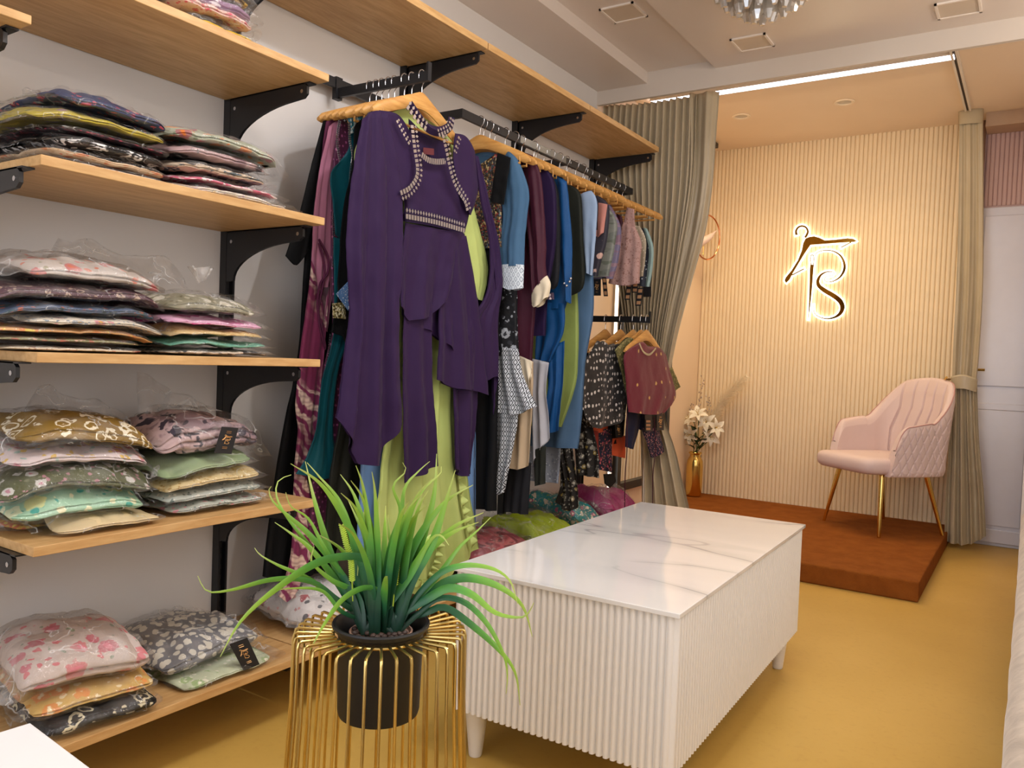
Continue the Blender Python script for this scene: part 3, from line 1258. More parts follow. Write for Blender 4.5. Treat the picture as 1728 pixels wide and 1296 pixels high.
LILY = [(1178, 700, 'lily at the top of the bouquet', (.1, -.7, .7)), (1163, 708, 'lily at the left of the bouquet', (-.5, -.7, .4)), (1192, 712, 'lily in the middle of the bouquet facing the room', (.1, -.95, .2)),
        (1207, 722, 'lily at the right of the bouquet', (.75, -.6, .2)), (1165, 733, 'lowest lily of the bouquet, at its left', (-.3, -.95, .0)), (1199, 737, 'lily low at the right of the bouquet', (.6, -.8, -.1))]
for i, (u, v, lb, d) in enumerate(LILY):
    c = on(1, VY - .05 + .02 * (i % 3), u, v)
    c.x = max(c.x, XW + .05)
    ax = V(d).normalized()
    r = root('lily', 'white open ' + lb, 'flower', tuple(c), 'white lilies in the gold vase')
    side0 = ax.orthogonal().normalized()
    for k in range(6):
        a = k * PI / 3 + i
        sd = side0 * math.cos(a) + ax.cross(side0) * math.sin(a)
        m = MB()
        petal_sheet(m, c, ax, sd, .078 if k % 2 else .070, .036 if k % 2 else .027, .55)
        m.build('petal', PETAL, r, angle=180)
    m = MB()
    for k in range(5):
        a = k * 1.26
        sd = side0 * math.cos(a) + ax.cross(side0) * math.sin(a)
        m.tube([c, c + ax * .035 + sd * .008, c + ax * .046 + sd * .013], [.0009, .0009, .0026], 5)
    m.build('stamens', ANTH, r)
    m = MB()
    m.tube(resample([c - ax * .002, c - ax * .03 + V((0, 0, -.03)), rim + V((.012 * math.cos(i), .012 * math.sin(i), -.01)), rim + V((.008 * math.cos(i), .008 * math.sin(i), -.12))], 12), .0026, 6)
    m.build('stem', STEM, r)
    for k in range(3):
        b = rim.lerp(c, .25 + .18 * k)
        a = i * 1.1 + k * 2.1
        dr_ = V((math.cos(a), math.sin(a) - .5, .9)).normalized()
        m = MB()
        tang = dr_.cross(V((0, 0, 1))).normalized()
        rows = []
        for q in range(7):
            t = q / 6
            p = b + dr_ * .10 * t + dr_ * .03 * t + V((0, 0, -.035 * t * t))
            p.x = max(p.x, XW + .008)
            w = .014 * math.sin(PI * (.1 + .9 * t)) + .0004
            rows.append([p - tang * w, p + V((0, 0, -.002)), p + tang * w])
        m.grid(rows)
        m.build('leaf', LEAFD, r, angle=180)
# pampas plumes
PLUME = plume_mat('pampas_cream', '#fbf4e4')
for (u, v, lb, k0) in ((1259, 634, 'cream pampas grass plume leaning right behind the lilies', 0),):
    tip = on(1, VY + .06, u, v)
    base = rim + V((.01, .01, -.02))
    mid = base.lerp(tip, .55) + V((-.035, .02, .05))
    axis_ = resample([base, mid, tip], 40)
    r = root('pampas_plume', lb, 'dried grass', tuple(base))
    m = MB()
    m.tube(axis_, [.0022 - .0015 * i / 39 for i in range(40)], 5)
    m.build('stem', PLUME, r)
    m = MB()
    rr = random.Random(5 + k0)
    for i in range(2000):
        t = .25 + .75 * rr.random()
        p = axis_[min(39, int(t * 39))]
        q = axis_[min(39, int(t * 39) + 1)] - axis_[max(0, int(t * 39) - 1)]
        q = q.normalized()
        a = rr.random() * 2 * PI
        o = q.orthogonal().normalized()
        d = (o * math.cos(a) + q.cross(o) * math.sin(a))
        L = (.075 + .07 * rr.random()) * math.sin(PI * (.08 + .9 * (t - .25) / .75)) ** .5
        e = p + q * L * .85 + d * L * .62 + V((0, 0, -.25 * L))
        w = q.cross(d) * .0019
        m.add([p - w, p + w, e], [(0, 1, 2)])
    tag(m.build('plume_hair', PLUME, r, smooth=False), kind='stuff')
# bead sprays
SILV = plain('silver_bead', '#cfc6c0', .15, .9, var=0)
for i, (u, v, bow, lb) in enumerate(((1187, 641, -.02, 'tallest spray of silver beads above the lilies'), (1196, 672, .03, 'spray of silver beads just right of the tallest'), (1167, 683, -.03, 'short spray of silver beads at the left of the lilies'))):
    tip = on(1, VY + .01, u, v)
    tip.x = max(tip.x, XW + .015)
    base = rim + V((.004 * i, 0, -.05))
    mid = base.lerp(tip, .6) + V((bow, 0, 0))
    ax_ = resample([base, mid, tip], 30)
    r = root('bead_spray', lb, 'decoration', tuple(base), 'silver bead sprays in the gold vase')
    m = MB()
    m.tube(ax_, .0012, 5)
    m.build('wire', SILV, r)
    rr = random.Random(i)
    for k in range(26):
        p = ax_[13 + int(16.9 * k / 26)]
        q = p + V((rr.uniform(-.025, .025), rr.uniform(-.02, .02), rr.uniform(0, .03)))
        q.x = max(q.x, XW + .008)
        m = MB()
        m.ball(q, .0052, 8, 6)
        m.tube([p, q], .0006, 4)
        m.build('bead', SILV, r)

# ------------------------------------------------------------------ backlit wall emblem
EY = YB - .045


def lz(X, Y, y=EY):
    return on(1, y, 1130 + X / 4.6297, 330 + Y / 4.6286)


MIRGOLD = plain('mirror_gold', '#c99a3f', .06, 1.0, var=0)
HALO = emit('halo_white', '#ffedc8', 4)
sg = root('wall_sign', 'gold clothes hanger and letter emblem glowing on the fluted back wall', 'sign', tuple(lz(1150, 650)))


def ribbon(pts, ws, grow, y0, y1, n=90):
    pts = [V((x, y, 0)) for x, y in pts]
    k = len(pts)
    P3 = resample(pts, n)
    ln = [0]
    for a, b in zip(pts, pts[1:]):
        ln.append(ln[-1] + (b - a).length)
    rows = []
    for i in range(n):
        d = ln[-1] * i / (n - 1)
        j = 0
        while j < k - 2 and ln[j + 1] < d:
            j += 1
        w = ws[j] + (ws[j + 1] - ws[j]) * (d - ln[j]) / (ln[j + 1] - ln[j])
        w = w / 2 + grow
        t = P3[min(i + 1, n - 1)] - P3[max(i - 1, 0)]
        t.normalize()
        nn = V((-t.y, t.x, 0))
        p = P3[i]
        if grow and i == 0:
            p = p - t * grow
        if grow and i == n - 1:
            p = p + t * grow
        a, b = p + nn * w, p - nn * w
        rows.append([lz(a.x, a.y, y0), lz(b.x, b.y, y0), lz(b.x, b.y, y1), lz(a.x, a.y, y1)])
    m = MB()
    m.grid(rows, closev=True, cap=True)
    return m


def spline_poly(poly, grow):
    c = V((sum(p[0] for p in poly) / len(poly), sum(p[1] for p in poly) / len(poly), 0))
    n = len(poly)
    out = []
    area2 = sum(poly[i][0] * poly[(i + 1) % n][1] - poly[(i + 1) % n][0] * poly[i][1] for i in range(n))
    sgn = 1 if area2 > 0 else -1
    for i in range(n):
        a, b, d = V((*poly[i - 1], 0)), V((*poly[i], 0)), V((*poly[(i + 1) % n], 0))
        t = (d - b).normalized() + (b - a).normalized()
        t.normalize()
        out.append(b + V((t.y, -t.x, 0)) * grow * sgn)
    return out


HOOK = ([(993, 308), (987, 280), (1003, 250), (1035, 238), (1066, 250), (1080, 280), (1072, 306), (1058, 328)], [20, 17, 15, 14, 14, 16, 18, 16])
HBODY = [(1095, 322), (1062, 335), (1044, 370), (1032, 430), (1002, 505), (952, 585), (906, 640), (898, 665), (910, 683), (937, 655), (962, 605), (1052, 455), (1100, 385), (1200, 378), (1330, 368), (1440, 362), (1462, 355), (1436, 338), (1390, 333), (1290, 345), (1212, 350), (1172, 330), (1130, 318)]
NEED = ([(1113, 540), (1108, 600), (1100, 760), (1084, 966)], [28, 27, 18, 3])
EYEL = ([(1108, 545), (1099, 505), (1104, 470), (1114, 462), (1124, 472), (1127, 505), (1120, 545)], [6, 5, 6, 7, 6, 5, 6])
PS = ([(1135, 475), (1150, 447), (1200, 429), (1270, 432), (1330, 465), (1362, 520), (1364, 580), (1332, 635), (1282, 667), (1232, 675), (1208, 655), (1226, 632), (1265, 625), (1286, 608), (1270, 595), (1225, 597), (1182, 620), (1158, 665), (1167, 705), (1212, 742), (1280, 782), (1330, 822), (1350, 870), (1334, 918), (1290, 950), (1230, 962), (1170, 948), (1132, 918), (1122, 855)],
      [4, 5, 6, 8, 13, 19, 20, 14, 8, 5, 5, 4, 4, 4, 5, 8, 16, 24, 30, 35, 37, 38, 36, 28, 15, 9, 6, 5, 3])
STUB1 = ([(955, 622), (1050, 572)], [9, 9])
STUB2 = ([(1418, 364), (1340, 405)], [8, 8])
for nm, dat in (('hanger_hook', HOOK), ('needle', NEED), ('needle_eye', EYEL), ('letters_ribbon', PS), ('hanger_bar', STUB1), ('hanger_bar', STUB2)):
    nn = 160 if nm == 'letters_ribbon' else 40
    o = ribbon(dat[0], dat[1], 0, EY, EY + .006, nn).build(nm, MIRGOLD, sg, angle=30)
    ribbon(dat[0], dat[1], 12, EY + .0065, EY + .022, nn).build('backlight', HALO, o, smooth=False)
m = MB()
pp = spline_poly(HBODY, 0)
m.prism([lz(p.x, p.y, EY) for p in pp], (0, .006, 0))
o = m.build('hanger_body', MIRGOLD, sg, smooth=False)
m = MB()
m.prism([lz(p.x, p.y, EY + .0065) for p in spline_poly(HBODY, 12)], (0, .0155, 0))
m.build('backlight', HALO, o, smooth=False)

# ------------------------------------------------------------------ ring pendant with bird
BC = on(1, 5.26, 1193.7, 400.5)
hd = V((-.42, .9, 0)).normalized()
hd = V((math.cos(math.radians(84)), math.sin(math.radians(84)), 0))
rad = 36.5 * (BC - EYE).length / FPX * .97
ROSE = plain('rose_gold', '#d98f63', .15, 1.0, var=0)
r = root('pendant_lamp', 'rose gold ring pendant holding a small bird, hung in the alcove corner', 'lamp', tuple(BC), None)
m = MB()
ringp = [BC + hd * (rad * .62 * math.cos(a)) + V((.30 * rad * math.cos(a), 0, rad * math.sin(a))) for a in [2 * PI * i / 48 for i in range(48)]]
m.tube(ringp, .0052, 8, closed=True)
m.build('ring', ROSE, r)
b0, b1 = BC + V((-.045, -.10, -.075)), BC + V((.062, .0, .028))
bp = lambda t: b0.lerp(b1, t)
m = MB()
pts = [bp(-.35) + V((0, 0, -.004)), bp(-.1), bp(.12) + V((0, 0, .004)), bp(.35) + V((0, 0, .004)), bp(.6), bp(.8) + V((0, 0, .006)), bp(.93) + V((0, 0, .012)), bp(1.0) + V((0, 0, .012))]
m.tube(resample(pts, 24), [.003 + .026 * math.sin(PI * min(1, (i / 23) ** .9)) ** 1.2 for i in range(24)], 14)
o = m.build('bird', plain('bird_white', '#e9cfc4', .3, var=0), r)
m = MB()
m.tube([bp(.4) + V((0, 0, -.02)), V((bp(.4).x, bp(.4).y, BC.z - rad * .86))], .003, 6)
m.build('foot', GOLD, o)
m = MB()
m.tube([BC + V((0, 0, rad)), V((BC.x, BC.y, 2.478))], .0012, 5)
m.build('cord', plain('cord_dark', '#2a2018', .6, var=0), r)
m = MB()
m.box(BC.x - .05, BC.x + .035, BC.y - .035, BC.y + .035, 2.468, 2.4995)
m.build('canopy', BLACK, r, smooth=False, bevel=.003)

# ------------------------------------------------------------------ crystal chandelier
tipc = on(1, 2.9, 1287, 37)
cx, cy, cz = tipc.x, tipc.y, tipc.z
r = root('chandelier', 'round tiered crystal chandelier hanging from the ceiling, cut by the top edge', 'chandelier', (cx, cy, 2.436))
m = MB()
m.lathe((cx, cy, 0), [(.19, 2.4355), (.19, 2.425), (.175, 2.415), (.02, 2.414)], 40)
m.build('ceiling_plate', STEEL, r)
CRY = clear('crystal', '#f6f4f0', .25, .05, milk=.35)
for rad_, z1, n, lng in ((.032, cz, 5, .15), (.085, cz + .028, 11, .15), (.132, cz + .060, 17, .14), (.17, cz + .10, 22, .12)):
    for k in range(n):
        a = 2 * PI * (k + .5 * (n % 2)) / n
        px_, py_ = cx + rad_ * math.cos(a), cy + rad_ * math.sin(a)
        m = MB()
        w = .021
        ring = lambda zz, ww: [V((px_ + ww * math.cos(a + 2 * PI * j / 6), py_ + ww * math.sin(a + 2 * PI * j / 6), zz)) for j in range(6)]
        m.grid([ring(z1 + lng, w * .8), ring(z1 + .03, w), ring(z1, w * .45)], closev=True, cap=True)
        m.build('crystal_prism', CRY, r, smooth=False)
m = MB()
for rad_, zz in ((.038, cz + .152), (.088, cz + .18), (.132, cz + .202), (.17, cz + .222)):
    m.tube([(cx + rad_ * math.cos(2 * PI * j / 36), cy + rad_ * math.sin(2 * PI * j / 36), zz) for j in range(36)], .004, 6, closed=True)
m.tube([(cx, cy, cz + .14), (cx, cy, 2.415)], .012, 10)
for j in range(4):
    m.tube([(cx, cy, cz + .21), (cx + .17 * math.cos(j * PI / 2), cy + .17 * math.sin(j * PI / 2), cz + .222)], .004, 6)
m.build('frame', STEEL, r)

# ------------------------------------------------------------------ standing mirror on the alcove wall
my0, my1, mz0, mz1 = 4.155, 4.905, .25, 1.95
r = root('wall_mirror', 'tall mirror in dark frame on the alcove wall behind the hanging blouses', 'mirror', (XW, (my0 + my1) / 2, mz0))
DARKF = plain('dark_frame', '#23262a', .4, var=.05)
for nm, b in (('frame', (my0, my0 + .045, mz0, mz1)), ('frame', (my1 - .045, my1, mz0, mz1)), ('frame', (my0 + .045, my1 - .045, mz0, mz0 + .045)), ('frame', (my0 + .045, my1 - .045, mz1 - .045, mz1))):
    m = MB()
    m.box(XW + .001, XW + .035, b[0], b[1], b[2], b[3])
    m.build('frame_rail', DARKF, r, smooth=False)
m = MB()
m.box(XW + .004, XW + .014, my0 + .045, my1 - .045, mz0 + .045, mz1 - .045)
m.build('mirror_glass', plain('mirror_glass', '#e8ecec', .01, 1.0, var=0), r, smooth=False)

# ------------------------------------------------------------------ curtains
CURT = NT('olive_satin')
_cc = CURT.coord()
_wv = CURT.noise(_cc, 500, 1)
CURTM = CURT.pbr(CURT.mix(CURT.noise(_cc, 5, 3), lin('#a6977c'), lin('#bbad90')), .36, 0, _wv, .05, .001, sheen=.05, spec=.5)
yc = 3.845
r = root('curtain', 'olive satin curtain swept aside beside the clothes rail, left of the stage', 'curtain', tuple(on(1, yc, 1110, 165)))


def pu(u, v):
    p = on(1, yc, u, v)
    p.x = max(p.x, XW + .012)
    return p


m = MB()
sheet(m, [pu(1000, 181), pu(1090, 174), pu(1178, 160)], [pu(1068, 640), pu(1090, 642), pu(1112, 644)],
      [pu(1012, 300), pu(1036, 420), pu(1054, 540)], [pu(1172, 300), pu(1150, 440), pu(1124, 560)], (0, -1, 0), 170, 50, ((15, .016), (6, .004)), .003, .004, 3, .8, flare=.5)
m.build('upper_drape', CURTM, r, angle=180)
m = MB()
sheet(m, [pu(1164, 158), pu(1190, 156), pu(1214, 153)], [pu(1108, 640), pu(1118, 641), pu(1128, 642)],
      [pu(1164, 300), pu(1142, 440), pu(1120, 560)], [pu(1208, 230), pu(1202, 310), pu(1190, 390), pu(1166, 478), pu(1142, 570)], (.25, -.97, 0), 60, 50, ((1.5, .016), (4, .004)), .003, .003, 8, .8, flare=.5)
m.build('leading_edge', CURTM, r, angle=180)
m = MB()
sheet(m, [pu(1068, 638), pu(1098, 640), pu(1128, 640)], [pu(1080, 862), pu(1122, 866), pu(1166, 862)],
      [pu(1078, 700), pu(1080, 780)], [pu(1122, 700), pu(1140, 760), pu(1154, 815)], (0, -1, 0), 100, 40, ((4.5, .022), (9, .006)), .003, .004, 5, .7)
m.build('lower_drape', CURTM, r, angle=180)
m = MB()
sheet(m, [pu(1062, 626), pu(1098, 630), pu(1136, 626)], [pu(1064, 652), pu(1098, 658), pu(1132, 654)], None, None, (0, -1, 0), 30, 8, ((1, .0),), .03, .002, 6)
m.build('tieback', CURTM, r, angle=180)

yr = 5.22
q = lambda u, v: on(1, yr, u, v)
r = root('curtain', 'olive satin curtain gathered by a tieback beside the pink armchair', 'curtain', tuple(q(1638, 190)))
m = MB()
sheet(m, [q(1619, 186), q(1639, 184), q(1659, 183)], [q(1607, 640), q(1626, 644), q(1648, 643)],
      [q(1618, 330), q(1614, 480), q(1609, 580)], [q(1660, 330), q(1659, 480), q(1653, 590)], (0, -1, 0), 70, 50, ((2.2, .014), (6, .004)), .004, .003, 3, .35, flare=1.2)
m.build('upper_drape', CURTM, r, angle=180)
m = MB()
sheet(m, [q(1617, 184), q(1639, 183), q(1660, 181)], [q(1617.5, 211), q(1639, 210), q(1659.5, 208)], None, None, (0, -1, 0), 20, 6, ((1, .0),), .022, .001, 3)
m.build('heading_tape', CURTM, r, angle=180)
m = MB()
sheet(m, [q(1606, 641), q(1628, 646), q(1649, 646)], [q(1594, 914), q(1620, 919), q(1640, 917), q(1664, 905)],
      [q(1602, 740), q(1596, 840)], [q(1652, 740), q(1660, 830)], (0, -1, 0), 110, 50, ((4.5, .020), (8, .006)), .003, .005, 9, .6)
m.build('lower_drape', CURTM, r, angle=180)
m = MB()
sheet(m, [q(1604, 636), q(1626, 632), q(1650, 640)], [q(1607, 656), q(1628, 656), q(1648, 662)], None, None, (0, -1, 0), 30, 8, ((1, .0),), .034, .002, 6)
m.build('tieback', CURTM, r, angle=180)
m = MB()
a = on(1, yr + .02, 1599, 640)
m.tube([(a.x + .012, yr + .36, a.z), (a.x + .004, yr + .02, a.z), (a.x - .01, yr - .02, a.z), (a.x + .0, yr - .04, a.z + .012)], .006, 8)
tag(m.build('curtain_hook', GOLD), 'brass holdback hook beside the right curtain tieback', 'hook')
# ------------------------------------------------------------------ plant on its gold wire stand
PC = V((-.877, .979, 0))
PZ = .553
DIST = (RC.transposed() @ (V((PC.x, PC.y, PZ)) - EYE)).y
st = root('plant_stand', 'tall gold wire plant stand with flaring wires, in front of the display table', 'plant stand', (PC.x, PC.y, 0))
NW = 38
for i in range(NW):
    a = 2 * PI * i / NW
    d = V((math.cos(a), math.sin(a), 0))
    c = V((PC.x, PC.y, 0))
    pts = [c + d * .0765 + V((0, 0, PZ - .0105)), c + d * .133 + V((0, 0, PZ - .007)), c + d * .137 + V((0, 0, PZ - .009)), c + d * .139 + V((0, 0, PZ - .017)), c + d * .1405 + V((0, 0, PZ - .12)), c + d * .147 + V((0, 0, .30)), c + d * .154 + V((0, 0, .006))]
    m = MB()
    m.tube(pts, .0025, 7)
    m.build('wire', PALEGOLD, st)
m = MB()
m.tube([(PC.x + 0.154 * math.cos(2 * PI * j / 60), PC.y + .154 * math.sin(2 * PI * j / 60), .004) for j in range(60)], .004, 8, closed=True)
m.build('foot_ring', PALEGOLD, st)
m = MB()
m.tube([(PC.x + .0768 * math.cos(2 * PI * j / 60), PC.y + .0768 * math.sin(2 * PI * j / 60), PZ - .0125) for j in range(60)], .0025, 8, closed=True)
m.build('top_ring', PALEGOLD, st)

POTM = plain('matte_black_pot', '#161616', .5, var=.04)
pl = root('potted_plant', 'artificial grass plant in a black pot hung in the gold wire stand', 'plant', (PC.x, PC.y, PZ - .165))
m = MB()
m.lathe((PC.x, PC.y, PZ), [(.060, -.147), (.065, -.145), (.067, -.138), (.0695, -.012), (.0735, -.007), (.0785, -.002), (.080, .003), (.0785, .006), (.074, .005), (.069, -.002), (.0665, -.02), (.062, -.05), (.05, -.055)], 48)
m.build('pot', POTM, pl)
m = MB()
m.lathe((PC.x, PC.y, PZ), [(.044, -.054), (.050, -.014), (.052, -.010), (.049, -.009), (.046, -.014), (.02, -.016)], 32)
m.build('inner_pot', plain('terracotta_pot', '#a58473', .7), pl)
PEB = plain('brown_pebbles', '#4a3a33', .5, var=.2, nscale=60)
rr = random.Random(3)
for i in range(60):
    a, q = rr.random() * 2 * PI, .046 * math.sqrt(rr.random())
    m = MB()
    m.ball((PC.x + q * math.cos(a), PC.y + q * math.sin(a), PZ - .012 + rr.random() * .004), .0052, 8, 6, (1, 1, .75))
    m.build('pebble', PEB, pl)

LEAF = leafmat('grass_blade')
VIEW = RC @ V((0, 1, 0))
RIGHT = RC @ V((1, 0, 0))


def blade(pts, w=.0085, fold=.35, tip=.93):
    c = resample(pts, 30)
    m = MB()
    rows = []
    at = []
    rr_ = random.Random(int(abs(c[15].x) * 1e5))
    for i, p in enumerate(c):
        t = i / 29
        tg = (c[min(29, i + 1)] - c[max(0, i - 1)]).normalized()
        sd = tg.cross(VIEW)
        sd = sd.normalized() if sd.length > .05 else RIGHT
        up = sd.cross(tg).normalized()
        ww = w * (.55 + .75 * math.sin(PI * min(1, t * .85 + .12))) * max(.0, 1 - max(0, (t - .45) / .55) ** 1.5) + .0005
        tw = .5 * math.sin(t * 3 + rr_.random() * .2)
        sd2 = sd * math.cos(tw) + up * math.sin(tw)
        rows.append([p - sd2 * ww + up * fold * ww, p, p + sd2 * ww + up * fold * ww])
        at += [t] * 3
    m.grid(rows)
    m.at = at
    return m.build('leaf', LEAF, pl, angle=180)


def zp(X, Y, dd=0):
    return ahead(320 + X / 2.3317, 740 + Y / 2.3317, DIST + dd)


LV_ = [
    [(672, 780), (600, 650), (480, 565), (330, 555), (170, 595), (80, 605), (50, 580), (32, 540)],
    [(735, 780), (750, 600), (730, 510), (650, 465), (500, 490), (330, 600), (200, 720), (120, 860)],
    [(775, 780), (775, 660), (740, 600), (680, 590), (600, 635), (530, 730), (470, 840)],
    [(690, 790), (640, 640), (570, 500), (505, 300), (455, 90)],
    [(700, 780), (668, 600), (640, 400), (590, 250), (510, 150), (462, 95)],
    [(680, 780), (610, 560), (480, 390), (370, 290), (322, 240), (312, 195), (322, 188)],
    [(670, 780), (590, 560), (460, 410), (370, 290), (340, 220), (350, 165), (400, 143)],
    [(660, 770), (560, 480), (470, 320), (400, 270), (378, 212)],
    [(690, 780), (600, 600), (480, 440), (400, 375), (335, 330)],
    [(680, 790), (600, 650), (470, 555), (350, 500), (280, 460), (255, 430)],
    [(670, 790), (610, 690), (520, 600), (400, 590), (330, 600)],
    [(725, 780), (715, 560), (690, 400), (655, 310), (620, 235)],
    [(745, 780), (745, 500), (735, 330), (745, 230), (755, 205)],
    [(770, 780), (800, 560), (830, 350), (845, 200), (900, 130), (945, 90)],
    [(790, 780), (840, 560), (905, 420), (960, 230), (972, 60)],
    [(800, 780), (870, 570), (950, 420), (1005, 260), (1045, 125)],
    [(785, 780), (815, 520), (855, 330), (910, 210), (985, 140), (990, 110)],
    [(810, 780), (880, 640), (985, 530), (1060, 430), (1130, 365), (1185, 310)],
    [(820, 780), (880, 640), (980, 535), (1080, 500), (1190, 512), (1260, 560), (1290, 650)],
    [(815, 790), (900, 650), (1000, 570), (1100, 550), (1220, 585), (1310, 660), (1348, 780)],
    [(830, 790), (920, 640), (1020, 590), (1110, 615), (1200, 685), (1290, 705), (1330, 690), (1355, 645)],
    [(830, 790), (900, 690), (980, 630), (1080, 645), (1170, 730), (1235, 850), (1250, 930), (1245, 1005)],
    [(840, 790), (920, 690), (1000, 665), (1090, 720), (1210, 825), (1280, 920), (1300, 1050)],
    [(800, 780), (850, 560), (940, 410), (985, 380), (1020, 420)],
    [(760, 780), (790, 600), (800, 480), (785, 380), (780, 300)],
    [(735, 780), (690, 600), (680, 480), (672, 420), (660, 540)],
    [(710, 780), (660, 620), (560, 560), (490, 500), (478, 470), (490, 425)],
    [(730, 785), (720, 640), (700, 470), (685, 330), (690, 260)],
    [(755, 785), (760, 600), (790, 420), (830, 290), (800, 190), (850, 130), (838, 95)],
]
for i, lf in enumerate(LV_):
    dd = -.05 if i in (1, 2) else .03 * math.sin(i * 2.4)
    b = V((PC.x, PC.y, PZ - .012)) + V((.03 * math.cos(i * 2.1), .03 * math.sin(i * 2.1), 0))
    n_ = len(lf)
    blade([b] + [zp(x, y, dd * (k + 1) / n_ * 1.6) for k, (x, y) in enumerate(lf) if k > 0], .0046 + .0012 * math.sin(i * 1.7) if i not in (3, 14, 15) else .0066)
rr = random.Random(21)
for i in range(24):
    a = rr.random() * 2 * PI
    lean = .03 + .09 * rr.random()
    h = .12 + .17 * rr.random()
    d = V((math.cos(a), math.sin(a), 0))
    b = V((PC.x, PC.y, PZ - .012)) + d * .03 * rr.random()
    blade([b, b + d * lean * .3 + V((0, 0, h * .5)), b + d * lean * .8 + V((0, 0, h * .85)), b + d * lean * 1.3 + V((0, 0, h))], .0045 + .002 * rr.random())
FERN = plain('fern_sprig', '#a9c33c', .5, var=.1)
for pts in ([(642, 640), (635, 480), (618, 420), (600, 345)], [(800, 660), (815, 500), (828, 420), (833, 345)]):
    c = resample([zp(x, y, -.02) for x, y in pts], 40)
    m = MB()
    m.tube(c, .0011, 5)
    o = m.build('sprig', FERN, pl)
    m = MB()
    for k in range(10, 40):
        p = c[k]
        t = (c[min(39, k + 1)] - c[k - 1]).normalized()
        sd = t.cross(VIEW).normalized()
        for sgn in (-1, 1):
            e = p + sd * sgn * .0052 + t * .003
            m.tube([p, p.lerp(e, .6) + t * .0006, e], [.0012, .0017, .0006], 5)
    m.build('leaflets', FERN, o)
# ------------------------------------------------------------------ folded clothes in clear bags
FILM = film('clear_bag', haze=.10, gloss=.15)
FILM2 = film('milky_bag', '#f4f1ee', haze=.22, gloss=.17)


def slab(c, hx, hy, hz, yaw=0, tilt=0, pitch=0, layers=3, amp=.006, seed=0, taper=2.6, n=64, k=46, flange=0, bow=0):
    """soft folded slab: rounded section in depth and height, drawn along Y with tapered ends"""
    rnd = random.Random(seed)
    so = V((rnd.random() * 30, rnd.random() * 30, rnd.random() * 30))
    rot = Matrix.Rotation(yaw, 3, 'Z') @ Matrix.Rotation(tilt, 3, 'X') @ Matrix.Rotation(pitch, 3, 'Y')
    rows = []
    fl = flange / (hy + flange) if flange else 0
    for i in range(k):
        w = -1 + 2 * i / (k - 1)
        aw = abs(w)
        y = w * (hy + flange)
        body = max(0, 1 - (aw / (1 - fl)) ** (taper * 2)) if aw < 1 - fl else 0
        e = max(body ** .5, .03)
        ex = .80 + .20 * max(0, 1 - aw ** 6) ** .5
        ring = []
        for j in range(n):
            a = 2 * PI * j / n
            ca, sa = math.cos(a), math.sin(a)
            p = 3.2
            rr_ = 1 / (abs(ca) ** p + abs(sa) ** p) ** (1 / p)
            x, z = hx * rr_ * ca * ex, hz * rr_ * sa * e
            if layers and abs(ca) > .4:
                ph = (sa * rr_ * .5 + .5) * layers
                x -= math.copysign(1, ca) * (amp * 1.5 + .004) * max(0, math.cos(2 * PI * (ph + .06 * math.sin(y * 14 + seed)))) ** 5 * min(1, (abs(ca) - .4) * 3)
            q = V((x, y, z))
            d = noise.noise(q * 9 + so) * amp * 1.3 + noise.noise(V((q.x * 16, q.y * 34, q.z * 16)) + so) * amp * .9
            rid = 1 - 2.2 * abs(noise.noise(V((q.x * 11, q.y * 15, q.z * 9)) - so))
            d -= amp * 1.1 * max(0, rid) ** 4
            z += d * (.4 + .6 * abs(sa))
            x += .5 * d * ca
            z += bow * (1 - w * w)
            ring.append(V(c) + rot @ V((x, y + amp * noise.noise(q * 12 - so), z)))
        rows.append(ring)
    m = MB()
    m.grid(rows, closev=True, cap=True)
    return m


HF = {}


def settle(mbs, base, side):
    """let a soft packet sag over whatever already lies on its shelf: columns are lifted until nothing sinks into the pile"""
    H = HF.setdefault((round(base, 2), side), {})
    key = lambda p: (math.floor(p.x / .01), math.floor(p.y / .01))
    zmin = {}
    for mb in mbs:
        for p in mb.v:
            k = key(p)
            if p.z < zmin.get(k, 9):
                zmin[k] = p.z
    need = {}
    for k, zm in zmin.items():
        h = H.get(k, base if (k[0] + 1) * .01 < XF + .004 else -9)
        n = h + .0012 - zm
        if n > 0:
            need[k] = n
    D = {}
    for (a, b) in zmin:
        D[(a, b)] = max([need.get((a + i, b + j), 0) for i in range(-3, 4) for j in range(-3, 4)])
    Bl = {}
    for (a, b) in zmin:
        q = [D.get((a + i, b + j)) for i in range(-1, 2) for j in range(-1, 2)]
        q = [x for x in q if x is not None]
        Bl[(a, b)] = sum(q) / len(q)
    for mb in mbs:
        for p in mb.v:
            fx, fy = p.x / .01 - .5, p.y / .01 - .5
            a, b = math.floor(fx), math.floor(fy)
            u, w = fx - a, fy - b
            d0 = Bl[key(p)]
            g = lambda i, j: Bl.get((a + i, b + j), d0)
            p.z += (g(0, 0) * (1 - u) + g(1, 0) * u) * (1 - w) + (g(0, 1) * (1 - u) + g(1, 1) * u) * w
    for mb in mbs:
        for p in mb.v:
            k = key(p)
            if p.z > H.get(k, base):
                H[k] = p.z


